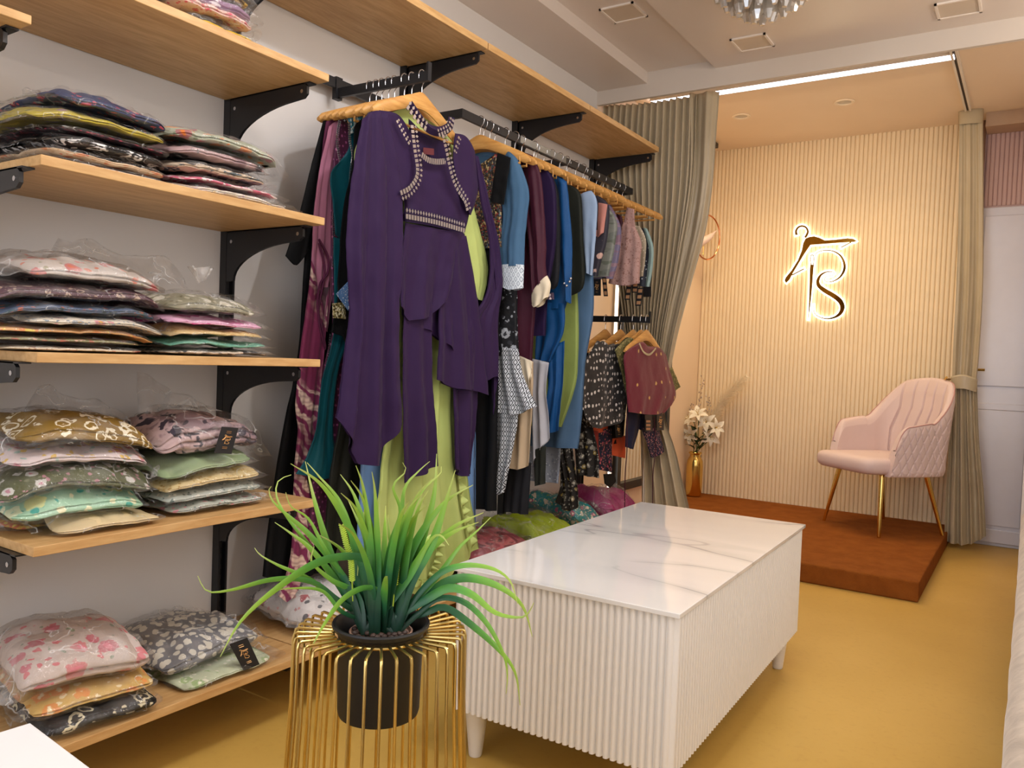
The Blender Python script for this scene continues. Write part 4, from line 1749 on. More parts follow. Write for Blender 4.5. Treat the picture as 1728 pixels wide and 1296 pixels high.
def packet(label, mat, y0, y1, z0, z1, xc=-1.80, hx=.155, yaw=0, tilt=0, pitch=0, layers=3, seed=0, group=None, bagfl=.028, film_=None, amp=.006, bagup=.006, taper=2.6, bow=0, inner=None):
    base = max(z for z in [LV[k] + TH for k in LV] if z <= z0 + .002)
    fl = (bagfl, bagfl)
    side = 'middle'
    if y1 < 1.17 and base > .2 or (y1 < 1.17 and y0 < 1.0):
        y1 = min(y1, 1.083)
        fl = (bagfl, .006)
        side = 'left'
    elif 1.03 < y0 < 1.2:
        y0 = max(y0, 1.100)
        fl = (.006, bagfl)
        side = 'right'
    cy, cz = (y0 + y1) / 2, (z0 + z1) / 2
    hy, hz = (y1 - y0) / 2, (z1 - z0) / 2
    r = root('bagged_garment', label, 'clothes', (xc, cy, z0), group)
    a = slab((xc, cy, cz), hx, hy, hz, yaw, tilt, pitch, layers, amp, seed, taper, bow=bow)
    b = slab((xc, cy + (fl[1] - fl[0]) / 2, cz + bagup * .4), hx + .010, hy + .004 + (fl[0] + fl[1]) / 2 - max(fl), hz + .0035 + bagup * .5, yaw, tilt, pitch, 0, amp * 1.25, seed + 50, taper * 1.25, flange=max(fl), n=44, k=40, bow=bow)
    settle([a, b], base, side)
    STACKS.setdefault((round(base, 2), side), []).append((r, a, b, mat, film_ or FILM, base, z1 + bagup + .5 * hy * abs(math.tan(tilt)) + .5 * hx * abs(math.tan(pitch))))
    return r


STACKS = {}


def press_stacks():
    """press every stack to the height its layers add up to, then link the meshes"""
    for key, items in STACKS.items():
        base = items[0][5]
        top = max(p.z for it in items for mb in it[1:3] for p in mb.v)
        want = max(it[6] for it in items) + .006
        k = min(1, (want - base) / (top - base))
        for r, a, b, mat, fm, _, _ in items:
            for mb in (a, b):
                for p in mb.v:
                    if p.z > base:
                        p.z = base + (p.z - base) * k
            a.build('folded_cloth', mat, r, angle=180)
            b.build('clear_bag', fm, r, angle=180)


def flap(parent, pts4, seed, name='bag_flap', amp=.014, mat=None):
    """loose upper end of a bag, standing up in the air"""
    a, b, c, d = [V(p) for p in pts4]
    nrm = (b - a).cross(d - a).normalized()
    m = MB()
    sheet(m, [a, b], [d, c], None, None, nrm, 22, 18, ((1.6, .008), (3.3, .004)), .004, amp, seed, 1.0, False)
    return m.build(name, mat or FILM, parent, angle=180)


F = floral
GRP = 'bagged clothes folded on the wall shelves'
P_ = {}
# topmost shelf
z = LV[1] + TH + .003
P_['s1a'] = packet('bagged yellow cloth with small flowers, bottom of the stack on the topmost shelf', F('yellow_print', '#e3bb22', '#c99a1b', '#4b4a1f', '#8f7a1c', 26, .2, .12), 1.06, 1.315, z, z + .024, layers=2, seed=1, group=GRP)
packet('bagged blush cloth with red roses, second from bottom on the topmost shelf', F('blush_rose', '#ecc9bb', '#c23a55', '#d8536a', '#d99a7a', 24, .33, .18), 1.05, 1.31, z + .026, z + .056, layers=2, seed=2, group=GRP)
packet('bagged mauve cloth with white block motifs, third from bottom on the topmost shelf', motif('mauve_block', '#8d6a86', '#e9dfe2', 17, .30, .6), 1.03, 1.31, z + .058, z + .098, layers=3, seed=3, group=GRP)
packet('bagged dull gold embroidered cloth, top of the stack on the topmost shelf', sequin('gold_embroidery', ('#b7923d', '#8c6c2a', '#d9bd72', '#5d4a2a'), 70), 1.04, 1.30, z + .10, z + .135, layers=3, seed=4, group=GRP)
packet('crumpled bag of pale cloth left of the stack on the topmost shelf', cloth('pale_linen', '#d9cfc8'), .90, 1.035, z, z + .07, layers=2, seed=5, group=GRP)
# second shelf, left stack
z = LV[2] + TH + .003
SG = .83
packet('bagged white print cloth, bottom of the left stack on the second shelf', F('white_orange', '#efe7da', '#d9905c', '#b0603a', '#d7c3a2', 20, .3, .15), SG, 1.085, z, z + .015, layers=1, seed=6, group=GRP, amp=.003)
packet('bagged peach and cream floral cloth low in the left stack on the second shelf', F('peach_cream', '#ead0ae', '#e08a55', '#d9643f', '#caa57a', 16, .36, .2), SG - .005, 1.085, z + .016, z + .038, layers=2, seed=7, group=GRP, amp=.004)
packet('bagged black cloth with white line flowers in the left stack on the second shelf', lineart('black_white_flowers', '#17161a', '#e9e6e2', 15, .05), SG + .02, 1.10, z + .040, z + .074, layers=2, seed=8, group=GRP)
packet('bagged dark maroon print cloth under the yellow one on the second shelf', F('dark_maroon_print', '#3a2a30', '#7c2f3e', '#a5404f', '#4c4044', 24, .3, .18), SG + .015, 1.09, z + .075, z + .089, layers=1, seed=9, group=GRP, amp=.003)
packet('bagged bright yellow cloth with mauve block flowers on the second shelf', motif('yellow_mauve_block', '#b9a51e', '#a58189', 21, .27, .35, second='#6f6a2a'), SG - .04, 1.10, z + .090, z + .122, layers=2, seed=10, group=GRP)
t_ = packet('bagged navy floral cloth, top of the left stack on the second shelf', F('navy_red', '#3b4463', '#a3283f', '#d9c7ab', '#2b3350', 16, .30, .16, second='#c5505e'), SG + .02, 1.115, z + .124, z + .165, layers=2, seed=11, group=GRP, bagfl=.035)
flap(t_, [on(0, -1.9, 37, 152), on(0, -1.86, 128, 168), on(0, -1.78, 124, 200), on(0, -1.80, 42, 205)], 12)
# second shelf, right stack
packet('bagged cream embroidered cloth, bottom of the right stack on the second shelf', F('cream_embroidery', '#e9dfcf', '#d8c7c6', '#b9a4b6', '#d9c18e', 26, .34, .2), 1.10, 1.45, z, z + .028, layers=2, seed=13, group=GRP, bagfl=.035)
packet('bagged white cloth with pink stripes, second from bottom of the right stack', ikat('pink_white', '#f0dcdc', '#cf5f7c', '#f6eeee', 16), 1.10, 1.41, z + .030, z + .044, layers=1, seed=14, group=GRP, amp=.003)
packet('bagged black and sand zigzag cloth in the right stack on the second shelf', ikat('black_sand_ikat', '#2c2c33', '#c9b49b', '#4f5a5e', 13), 1.095, 1.365, z + .046, z + .078, layers=2, seed=15, group=GRP)
packet('bagged dusty mauve cloth with dark bands in the right stack on the second shelf', ikat('mauve_bands', '#8f7377', '#b39593', '#3d3036', 7, stretch=.6), 1.10, 1.365, z + .080, z + .118, layers=2, seed=16, group=GRP)
packet('bagged sage cloth with large red and orange flowers, top of the right stack', F('sage_red_flower', '#b3b7a1', '#a8405a', '#d8803c', '#7d8a6d', 11, .42, .2, second='#d9803f'), 1.10, 1.40, z + .121, z + .162, layers=2, seed=17, tilt=-.06, group=GRP, bagfl=.04)
# third shelf, left stack
z = LV[3] + TH + .003
packet('bagged cream cloth with red buds, bottom of the left stack on the third shelf', F('cream_redbud', '#e6d6bd', '#b9483e', '#8e3a33', '#b6a77e', 22, .3, .18), .745, 1.04, z, z + .013, layers=1, seed=18, group=GRP, amp=.003)
packet('bagged olive and red paisley cloth, second in the left stack on the third shelf', F('olive_red', '#8f8a63', '#b8544b', '#d98a70', '#6a6a4a', 24, .36, .2, second='#e0b3a0'), .72, 1.035, z + .014, z + .027, layers=1, seed=19, group=GRP, amp=.003)
packet('bagged orange and yellow cloth, third in the left stack on the third shelf', F('orange_yellow', '#e6b074', '#e08548', '#e8cf5a', '#d97e5a', 13, .4, .22), .71, 1.07, z + .028, z + .043, layers=1, seed=20, group=GRP, amp=.004)
packet('bagged cream multicolour floral cloth jutting from the third shelf left stack', F('cream_multi', '#e6dac5', '#c8627a', '#d8a84a', '#6b7c8e', 20, .38, .24, second='#7389a0'), .79, 1.095, z + .045, z + .066, xc=-1.785, layers=2, seed=21, group=GRP)
packet('bagged slate blue and green cloth in the left stack on the third shelf', F('slate_green', '#5a6a84', '#3d5a56', '#c56a4a', '#394a44', 18, .36, .24), .735, 1.07, z + .068, z + .090, layers=2, seed=22, group=GRP)
packet('bagged maroon and beige paisley cloth high in the third shelf left stack', F('maroon_beige', '#5d3f48', '#c5ad98', '#4a2d38', '#a08a7c', 24, .33, .2), .71, 1.09, z + .092, z + .128, layers=3, seed=23, tilt=-.03, group=GRP)
t_ = packet('puffy bag of white coral rose cloth topping the third shelf left stack', F('white_coral_rose', '#d5cdc6', '#cf5d62', '#e07f62', '#a9a78e', 11, .34, .16), .79, 1.13, z + .131, z + .180, layers=2, seed=24, tilt=-.12, group=GRP, bagup=.02, film_=FILM2, bagfl=.04)
flap(t_, [on(0, -1.84, 98, 402), on(0, -1.80, 300, 448), on(0, -1.74, 320, 486), on(0, -1.72, 66, 452)], 25, mat=FILM)
flap(t_, [on(0, -1.70, 312, 452), on(0, -1.70, 362, 452), on(0, -1.69, 350, 472), on(0, -1.69, 335, 478)], 26, mat=FILM2)
# third shelf, right stack
packet('bagged black and sand speckled cloth, bottom of third shelf right stack', ikat('black_sand_speckle', '#3b3a3c', '#c7b6a3', '#7f756c', 20), 1.075, 1.39, z, z + .018, layers=1, seed=27, group=GRP, amp=.004)
packet('bagged sea green cloth, second up in the third shelf right stack', F('sea_green', '#6fa891', '#9cc9b2', '#4c8a78', '#548c78', 16, .3, .2), 1.085, 1.38, z + .020, z + .039, layers=1, seed=28, group=GRP)
packet('bagged pale gold cloth with a pearl flower in the right stack on the third shelf', F('pale_gold_cloth', '#d6b980', '#e7d5aa', '#b8935a', '#c09a5c', 18, .3, .2), 1.09, 1.372, z + .041, z + .060, layers=1, seed=29, group=GRP)
packet('bagged hot pink checked cloth in the right stack on the third shelf', ikat('pink_check', '#d976a8', '#eab6cf', '#c94c8c', 8), 1.09, 1.372, z + .062, z + .082, layers=2, seed=30, group=GRP)
packet('bulky bag of olive and white print topping the third shelf right stack', F('olive_white', '#8f8a72', '#e2dccb', '#b9b29a', '#6c674f', 15, .4, .2), 1.09, 1.345, z + .085, z + .137, layers=3, seed=31, group=GRP, bagup=.014)
# fourth shelf, left stack
z = LV[4] + TH + .003
packet('bagged red and yellow cloth, lowest of the left stack on the fourth shelf', F('red_yellow', '#c99a45', '#b4433c', '#d8c05a', '#8e5a3a', 18, .38, .2), .79, .99, z, z + .02, xc=-1.86, hx=.12, layers=1, seed=32, yaw=.2, group=GRP)
packet('flat bag of beige cloth hanging over the front edge, left on the fourth shelf', cloth('beige_cloth', '#d3bd92'), .86, 1.105, z, z + .026, xc=-1.775, layers=2, seed=33, yaw=-.06, group=GRP, bagfl=.04)
packet('bagged mint and yellow watercolour cloth in the left stack on the fourth shelf', F('mint_yellow', '#a9d0b0', '#e6dc8c', '#5fae9c', '#4aa392', 9, .4, .22, second='#eee9c0'), .79, 1.06, z + .030, z + .076, xc=-1.80, layers=3, seed=34, yaw=-.10, tilt=-.06, group=GRP)
packet('bagged olive cloth with white blossoms in the left stack on the fourth shelf', F('olive_blossom', '#5d6042', '#d9d6d0', '#b3808a', '#77795e', 17, .34, .2), .76, 1.085, z + .079, z + .122, xc=-1.80, layers=2, seed=35, yaw=-.10, tilt=-.09, group=GRP)
packet('bagged pink and white floral cloth, second from top on the fourth shelf left', F('pink_white_floral', '#e3d2cf', '#b9536c', '#d8b24a', '#a9bdb4', 14, .36, .22), .78, 1.075, z + .128, z + .162, xc=-1.81, layers=2, seed=36, yaw=-.10, tilt=-.14, group=GRP)
t_ = packet('bagged mustard cloth with white flower outlines topping the fourth shelf left stack', lineart('mustard_outline', '#8f6f2b', '#e9dfc4', 17, .04), .80, 1.11, z + .172, z + .222, xc=-1.80, layers=3, seed=37, yaw=-.08, tilt=-.19, group=GRP, bagup=.014, bagfl=.045)
flap(t_, [on(0, -1.86, 62, 655), on(0, -1.86, 200, 690), on(0, -1.80, 250, 735), on(0, -1.78, 36, 700)], 38)
# fourth shelf, right stack
packet('bagged grey green cloth with red buds, bottom of fourth shelf right stack', F('greygreen_red', '#b9bcae', '#a83f4f', '#d37f8a', '#5d6a62', 19, .32, .22), 1.115, 1.385, z, z + .026, layers=2, seed=39, group=GRP)
packet('bagged silver green leaf cloth, second up in the fourth shelf right stack', F('silver_leaf', '#b4b9ae', '#8c9a90', '#d9d6c5', '#66736c', 17, .36, .24), 1.105, 1.38, z + .028, z + .053, layers=2, seed=40, group=GRP)
packet('bagged cream and gold embroidered cloth in the right stack on the fourth shelf', F('cream_gold', '#dcc48d', '#efe3c4', '#b08a45', '#c9a35e', 22, .34, .2), 1.095, 1.375, z + .055, z + .083, layers=2, seed=41, group=GRP)
packet('bagged plain sage green cloth under the mauve roll on the fourth shelf', cloth('sage_green', '#8fa078'), 1.09, 1.345, z + .085, z + .108, layers=2, seed=42, group=GRP)
t_ = packet('bag with rolled mauve and charcoal print topping the fourth shelf right stack', ikat('mauve_charcoal', '#8c7478', '#b89e9c', '#3f3842', 13, stretch=1.2), 1.085, 1.375, z + .118, z + .222, xc=-1.80, hx=.14, layers=4, seed=43, tilt=-.16, group=GRP, amp=.010, bagup=.012, taper=1.6, bagfl=.04)
flap(t_, [on(0, -1.88, 231, 628), on(0, -1.84, 352, 690), on(0, -1.80, 300, 730), on(0, -1.80, 236, 720)], 44)


def swing_card(parent, q, w0, h0, logo=True, flip=False):
    """black printed card given by its four corners (top left, top right, bottom right, bottom left)"""
    a, b, c, d = [V(p) for p in q]
    n = (b - a).cross(d - a).normalized()
    if n.dot(EYE - a) < 0:
        n = -n
    m = MB()
    m.prism([a, b, c, d], n * .0012)
    card = m.build('swing_card', plain('black_card', '#151416', .45, var=0), parent, smooth=False) if parent else None
    if parent is None:
        card = tag(m.build('price_card', plain('black_card', '#151416', .45, var=0), smooth=False), 'black card with gold emblem lying on the grey print bag, bottom shelf', 'tag')
    if logo:
        m = MB()
        loc = lambda s, t: a.lerp(b, s).lerp(d.lerp(c, s), t) + n * .0018
        cw = (b - a).length
        for dat in (HOOK, NEED, PS, STUB1, STUB2, (HBODY + HBODY[:1], [16] * (len(HBODY) + 1))):
            pp = resample([V((x, y, 0)) for x, y in dat[0]], 40)
            m.tube([loc(.5 + (p.x - 1180) / 640 * .62, .47 + (p.y - 600) / 730 * .34) for p in pp], cw * .013, 4)
        for t in (.16, .22, .76, .81):
            m.tube([loc(.36, t), loc(.64, t)], cw * .010, 4)
        m.build('gold_print', plain('gold_print', '#d9a86a', .35, .6, var=0), card, smooth=False)
    return card


swing_card(t_, [on(0, -1.640, 374, 720), on(0, -1.640, 402, 722), on(0, -1.638, 390, 766), on(0, -1.638, 361, 764)], .03, .04)
# bottom shelf
z = LV[5] + TH + .003
packet('bagged black cloth with cream scroll flowers, bottom of the bottom shelf stack', lineart('black_cream_scroll', '#1b1a19', '#d9cfae', 16, .05, fill='#33302a'), .845, 1.115, z, z + .046, xc=-1.76, layers=3, seed=45, yaw=-.16, group=GRP)
packet('bagged yellow and orange cloth, middle of the bottom shelf left stack', F('yellow_orange_soft', '#d7b26a', '#de8a4e', '#ecdcb4', '#c9923f', 12, .4, .2), .835, 1.115, z + .049, z + .086, xc=-1.77, layers=2, seed=46, yaw=-.18, group=GRP)
packet('bagged white cloth with pink roses topping the bottom shelf left stack', F('white_pink_rose', '#ddcfc8', '#c63f63', '#e58c9c', '#93a08a', 11, .40, .15, second='#d76a76'), .82, 1.105, z + .090, z + .165, xc=-1.785, layers=2, seed=47, yaw=-.18, pitch=.14, group=GRP, bagup=.022, film_=FILM2, bagfl=.04)
packet('pale green floral bag half hidden under the grey print, bottom shelf', F('pale_green', '#c9d0b0', '#8faa6a', '#e9e6d2', '#a8b98c', 14, .36, .2), 1.14, 1.40, z, z + .022, xc=-1.77, layers=2, seed=48, group=GRP, bagfl=.045)
packet('bagged grey cloth with pale stone print, right on the bottom shelf', motif('grey_stone', '#77777a', '#cfcabb', 48, .44, .95), 1.12, 1.40, z + .026, z + .085, xc=-1.82, layers=3, seed=49, pitch=.16, yaw=.06, group=GRP, amp=.009, bagfl=.03, bagup=.01)
swing_card(None, [on(0, -1.630, 387, 1087), on(0, -1.618, 417, 1076), on(0, -1.600, 438, 1121), on(0, -1.612, 411, 1132)], .03, .05)
packet('plump bag of white cloth with red and black embroidery below the black gown', F('white_red_embroidery', '#ded8d3', '#a52a35', '#45474d', '#d8a8a4', 9, .27, .15, second='#42464a'), 1.57, 1.88, z, z + .105, xc=-1.80, hx=.150, layers=2, seed=51, pitch=.14, group=GRP, bagup=.012, amp=.010, taper=1.8, bagfl=.03)
G2 = 'bagged clothes heaped on the low shelf under the clothes rail'
packet('bag of dusty red cloth under the clothes rail, beside the green gown hem', ikat('dusty_red', '#8a4048', '#a9565c', '#6f3038', 9), 2.34, 2.72, z, z + .13, xc=-1.79, layers=3, seed=52, pitch=.1, group=G2, amp=.012, bagup=.012)
packet('lime green bagged cloth heaped under the clothes rail', cloth('lime_cloth', '#8fa01c', crease=.6), 2.76, 3.08, z, z + .14, xc=-1.80, layers=3, seed=53, pitch=.12, group=G2, amp=.014)
packet('teal bagged cloth with pink flower border under the clothes rail', F('teal_pink_border', '#1d7f86', '#c23c74', '#e9d7c0', '#7aa04a', 20, .4, .2, second='#e6cbb4'), 3.08, 3.34, z + .02, z + .19, xc=-1.79, layers=2, seed=54, pitch=.3, group=G2, amp=.012)
packet('plump bag of magenta cloth at the stage end of the low shelf', cloth('magenta_cloth', '#93265f', crease=.5), 3.36, 3.70, z + .0, z + .19, xc=-1.76, hx=.15, layers=3, seed=55, pitch=.25, group=G2, amp=.012, bagup=.014, taper=1.8)
press_stacks()
# ------------------------------------------------------------------ hangers
HW = wood('hanger_wood', '#b9803f', '#d6a35c', scale=(.3, 2, 2), freq=20, rough=.4)


def make_hanger(label):
    """top of the hook at the origin; the shoulders run along X"""
    r = root('clothes_hanger', label, 'hanger', (0, 0, 0))
    m = MB()
    hk = [(-.016, -.030), (-.0165, -.018), (-.012, -.006), (0, -.0005), (.012, -.006), (.0165, -.018), (.012, -.031), (.003, -.042), (0, -.055), (0, -.085)]
    m.tube(resample([V((x, 0, z)) for x, z in hk], 30), .0016, 7)
    m.build('hook', STEEL, r)
    m = MB()
    rows = []
    for i in range(33):
        x = -.205 + .41 * i / 32
        a = abs(x) / .205
        zc = -.094 - .088 * (math.sqrt(a * a + .012) - .1095)
        hh = .021 * (1 - a ** 2) ** .5 * .4 + .0125 + .006 * math.exp(-(a / .16) ** 2)
        if a > .93:
            hh *= max(.25, (1 - ((a - .93) / .07) ** 2)) ** .5
        th = .0065
        yy = .010 * a * a
        rows.append([V((x, yy + th * math.cos(2 * PI * j / 10), zc + hh * math.sin(2 * PI * j / 10))) for j in range(10)])
    m.grid(rows, closev=True, cap=True)
    m.build('shoulders', HW, r)
    m = MB()
    m.tube([(-.166, .004, -.158), (-.168, .004, -.182), (.168, .004, -.182), (.166, .004, -.158)], .0042, 8)
    m.build('trouser_bar', HW, r)
    return r


HANG0 = make_hanger('wooden hanger')
_first = [True]


def hanger(loc, rotz, label, group):
    global HANG0
    if _first[0]:
        _first[0] = False
        HANG0.location = loc
        HANG0.rotation_euler = (0, 0, rotz)
        HANG0['label'] = label
        HANG0['group'] = group
        return HANG0
    return copy_tree(HANG0, loc, rotz, label, group)


# ------------------------------------------------------------------ garments
class G:
    def __init__(s, name, label, cat, axis, val, top, group=None):
        s.axis, s.val = axis, val
        s.n = V((1, 0, 0)) if axis == 0 else V((0, -1, 0))
        s.r = root(name, label, cat, tuple(s.p(top)), group)
        s.k = 0
        s.soft = 1.0

    def p(s, q, d=0):
        if len(q) == 3 and q[0] == 'w':
            a, z = q[1], q[2]
            return V((s.val, a, z)) if s.axis == 0 else V((a, s.val, z))
        pt = on(s.axis, s.val + (d if s.axis == 0 else -d), q[0], q[1])
        return pt

    def part(s, name, mat, T, B, L=None, R=None, d=0, folds=((3, .006),), th=.007, n=28, m=26, crumple=.004, topamp=.2, flare=1.0, label=None, curvy=True, hem=.0012, hs=False):
        s.k += 1
        mb = MB()
        f = lambda pts: [s.p(q, d) for q in pts] if pts else None
        sheet(mb, f(T), f(B), f(L), f(R), s.n, n, m, [(a, b * s.soft) for a, b in folds], th * s.soft, crumple, sum(map(ord, name)) + 17 * s.k + int(abs(s.val) * 1000), topamp, curvy, flare, False, hem, hs)
        o = mb.build(name, mat, s.r, angle=180)
        if label:
            o['label'] = label
        return o

    def trim(s, name, mat, pts, w, step=.0085, d=.012, rows=2, parent=None):
        """rows of small mirrors sewn along a line"""
        c = [s.p(q, d) for q in pts]
        L = sum((b - a).length for a, b in zip(c, c[1:]))
        c = resample(c, max(4, int(L / step)))
        mb = MB()
        for i, p in enumerate(c):
            t = (c[min(i + 1, len(c) - 1)] - c[max(0, i - 1)]).normalized()
            sd = s.n.cross(t).normalized()
            for q in range(rows):
                o = (q - (rows - 1) / 2) * w / rows
                ctr = p + sd * o
                a, b = w / rows * .40, step * .36
                if (q % 2):
                    vs = [ctr + sd * a, ctr + t * b, ctr - sd * a, ctr - t * b]
                else:
                    vs = [ctr + sd * a + t * b, ctr - sd * a + t * b, ctr - sd * a - t * b, ctr + sd * a - t * b]
                mb.prism(vs, s.n * .0022)
        return tag(mb.build(name, mat, parent or s.r, smooth=False), kind='stuff')

    def band(s, name, mat, pts, w, d=.009, th=.004):
        c = resample([s.p(q, d) for q in pts], 40)
        rows = []
        for i, p in enumerate(c):
            t = (c[min(i + 1, 39)] - c[max(0, i - 1)]).normalized()
            sd = s.n.cross(t).normalized() * w / 2
            rows.append([p + sd, p + s.n * th, p - sd, p - s.n * th * .4])
        mb = MB()
        mb.grid(rows, closev=True, cap=True)
        return mb.build(name, mat, s.r, angle=60)


GOWN = 'gowns on the short arm'
PURP = cloth('purple_chiffon', '#29123a', .7, .3, 500, .12, .03)
DKPURP = cloth('dark_purple_chiffon', '#220e34', .7, .3, 500, .12, .03)
BLK = cloth('black_cloth', '#08080a', .75, .1, 400, .2, .03)
LIME = cloth('lime_chiffon', '#b3c172', .65, .25, 500, .12, .03)
TEAL = cloth('teal_satin', '#0a4f5a', .45, .3, 300, .15, .04)
PINKC = cloth('rose_chiffon', '#b1728a', .7, .3, 400, .2, .03)
PLUM = cloth('plum_cloth', '#5a2340', .7, .3, 400, .2, .03)
OLIVEB = cloth('black_olive_satin', '#191a12', .5, .2, 400, .2, .03)
SKY = cloth('sky_blue_satin', '#6f93c4', .5, .3, 400, .15, .03)
MIR = plain('sewn_mirrors', '#d5d0d2', .18, .9, var=.1, nscale=300)
PEARL = plain('pearl_beads', '#d8cfa9', .25, .3, var=.1, nscale=200)
TIE = tiedye('plum_tie_dye', '#7a2950', '#e0c6b4', 13)
DOTS = motif('plum_dotted', '#5c1f44', '#b05a8a', 75, .28, .1)

gx = [-1.815, -1.787, -1.763, -1.735, -1.71, -1.67, -1.64, -1.60]
# 1 black gown, furthest back
g = G('hanging_gown', 'long black gown with frilled cuff, furthest back on the short arm', 'dress', 0, gx[0], (590, 190), GOWN)
g.soft = 0.55
g.part('dress_body', BLK, [(548, 204), (575, 192), (640, 205)], [(443, 972), (480, 980), (560, 960)], [(522, 330), (512, 460), (502, 600), (474, 740), (462, 815)], [(640, 500), (600, 800)], folds=((5, .010), (11, .003)), flare=.8)
g.part('sleeve', BLK, [(546, 204), (566, 200)], [(481, 432), (500, 447), (520, 420)], [(520, 300), (503, 370)], [(540, 320)], d=.012, folds=((1.5, .005),))
# 2 rose kaftan with plum tie-dye drape
g = G('hanging_gown', 'rose pink kaftan with plum and cream tie-dye drape beside the black gown', 'dress', 0, gx[1], (585, 195), GOWN)
g.soft = 0.55
g.part('plum_lining', PLUM, [(550, 205), (585, 196)], [(528, 420), (560, 420)], [(538, 300)], [(566, 300)], folds=((2, .004),))['label'] = 'dark plum inner layer'
g.part('upper_drape', PINKC, [(556, 213), (570, 204), (592, 212)], [(527, 470), (552, 560)], [(537, 300), (527, 400)], [(572, 330), (566, 440)], d=.008, folds=((3, .006), (7, .002)))
g.part('tie_dye_drape', TIE, [(527, 440), (545, 520), (556, 470)], [(470, 1006), (490, 1012), (516, 950)], [(520, 500), (507, 595), (499, 680), (503, 724), (496, 790), (492, 930)], [(547, 590), (538, 680), (534, 724), (516, 790), (530, 850), (531, 905)], d=.012, folds=((2.5, .008), (6, .003)), topamp=.5, m=50, label='cream and plum tie-dyed hanging drape')
m = MB()
m.tube(resample([g.p(q, .020) for q in ((538, 404), (553, 432), (553, 460), (540, 480), (536, 520), (545, 560), (549, 590), (537, 530), (548, 458), (538, 410))], 60), .0035, 6)
m.build('cord_tie', PLUM, g.r)
# 3 plum dotted dress with mirror edge
g = G('hanging_gown', 'plum dotted dress edged with silver beads between rose kaftan and teal dress', 'dress', 0, gx[2], (595, 185), GOWN)
g.soft = 0.5
g.part('dress_body', DOTS, [(570, 205), (590, 195), (640, 205)], [(520, 900), (600, 930)], [(560, 300), (558, 430), (560, 560), (546, 620), (532, 760)], [(640, 500), (620, 800)], folds=((3, .006),))
g.part('shoulder_ruff', motif('black_bead_ruff', '#1a141c', '#cfc9c9', 110, .3, .5, shine=True), [(576, 200), (602, 182)], [(590, 212), (608, 196)], d=.02, folds=((2, .003),))
g.trim('bead_edging', MIR, [(573, 205), (569, 240), (576, 290), (571, 330), (563, 365), (564, 420), (562, 450)], .012, .006, .016, 2)
g.trim('bead_edging', MIR, [(557, 565), (553, 600), (545, 640)], .006, .007, .012, 1)
# 4 teal top and trousers
g = G('hanging_gown', 'teal satin dress with beaded straps, under the gown row at left', 'dress', 0, gx[3], (600, 195), GOWN)
g.soft = 0.6
g.part('dress_body', TEAL, [(588, 238), (596, 214), (640, 210)], [(565, 395), (586, 405), (640, 400)], [(586, 262), (558, 292), (561, 340)], [(640, 300)], folds=((2.5, .006),), label='teal satin bodice')
g.part('skirt', TEAL, [(563, 400), (600, 410)], [(498, 799), (548, 808), (575, 800)], [(564, 540), (557, 590), (543, 640), (533, 722), (518, 770)], [(590, 560), (572, 620), (562, 720)], folds=((2.2, .004), (7, .001)), d=.004, hs=True)
g.part('beaded_shoulder', sequin('teal_beads', ('#1d6b80', '#2f8aa0', '#b8c4c0', '#0f4a5c'), 160), [(586, 198), (622, 184)], [(590, 226), (620, 212)], d=.014, folds=((2, .003),))
g.trim('bead_edging', MIR, [(589, 208), (590, 235), (595, 262), (592, 285), (590, 318)], .010, .006, .018, 2)
# 5 black dress with pearl cuff and blue card
g = G('hanging_gown', 'black and olive satin dress with a gold beaded cuff and pale blue patch', 'dress', 0, gx[4], (610, 200), GOWN)
g.soft = 0.5
g.part('dress_body', BLK, [(598, 214), (615, 200), (660, 205)], [(560, 560), (600, 575), (640, 570)], [(594, 280), (580, 350), (573, 420), (570, 500)], [(650, 400)], folds=((3, .006),))
g.part('skirt', OLIVEB, [(572, 552), (640, 560)], [(548, 905), (600, 930), (650, 920)], [(585, 600), (571, 720), (556, 800)], [(650, 750)], folds=((4, .010), (9, .003)), label='dark olive satin skirt')
g.part('beaded_cuff', sequin('gold_bead_rows', ('#cfc28c', '#8c7c46', '#e9dfb8', '#5a4c28'), 170), [(560, 512), (582, 510)], [(562, 536), (584, 538)], d=.012, folds=((1, .002),))
m = MB()
m.prism([g.p(q, .022) for q in ((567, 496), (588, 474), (596, 500), (587, 524))], (.0015, 0, 0))
m.build('blue_patch', F('blue_patch_cloth', '#6f9ad0', '#dfe6ef', '#ffffff', '#4d7ab8', 60, .3, .2), g.r, smooth=False)
# 6 sky blue dress
g = G('hanging_gown', 'sky blue satin skirt showing below the purple gown', 'dress', 0, gx[5], (640, 205), GOWN)
g.soft = 0.5
g.part('dress_body', SKY, [(632, 210), (660, 195), (740, 215)], [(598, 945), (680, 990), (800, 900)], [(622, 420), (612, 640), (606, 800)], [(790, 400), (800, 700)], folds=((6, .012),), flare=1.2)
# 7 lime gown
g = G('hanging_gown', 'lime green chiffon gown with ruffled hem, just behind the purple gown', 'dress', 0, gx[6], (700, 180), GOWN)
g.soft = 0.8
g.part('bodice', LIME, [(628, 205), (660, 190), (700, 190), (800, 262)], [(665, 480), (720, 500), (800, 500)], [(650, 330)], [(800, 380)], folds=((3, .006),))
g.part('cap_sleeve', LIME, [(637, 197), (650, 215)], [(607, 280), (606, 294), (630, 290)], [(602, 246)], [(640, 255)], d=.01, folds=((1.5, .006),))
g.part('sleeve', LIME, [(784, 345), (796, 340)], [(795, 500), (812, 507)], [(782, 420), (788, 470)], [(812, 400), (823, 455)], d=.014, folds=((1.5, .007), (4, .002)))
g.part('skirt', LIME, [(668, 470), (720, 480), (780, 480)], [(628, 975), (700, 1002), (745, 985), (806, 925)], [(664, 640), (640, 790)], [(775, 700), (790, 830)], folds=((5, .014), (11, .004)), flare=1.1, n=70, m=40)
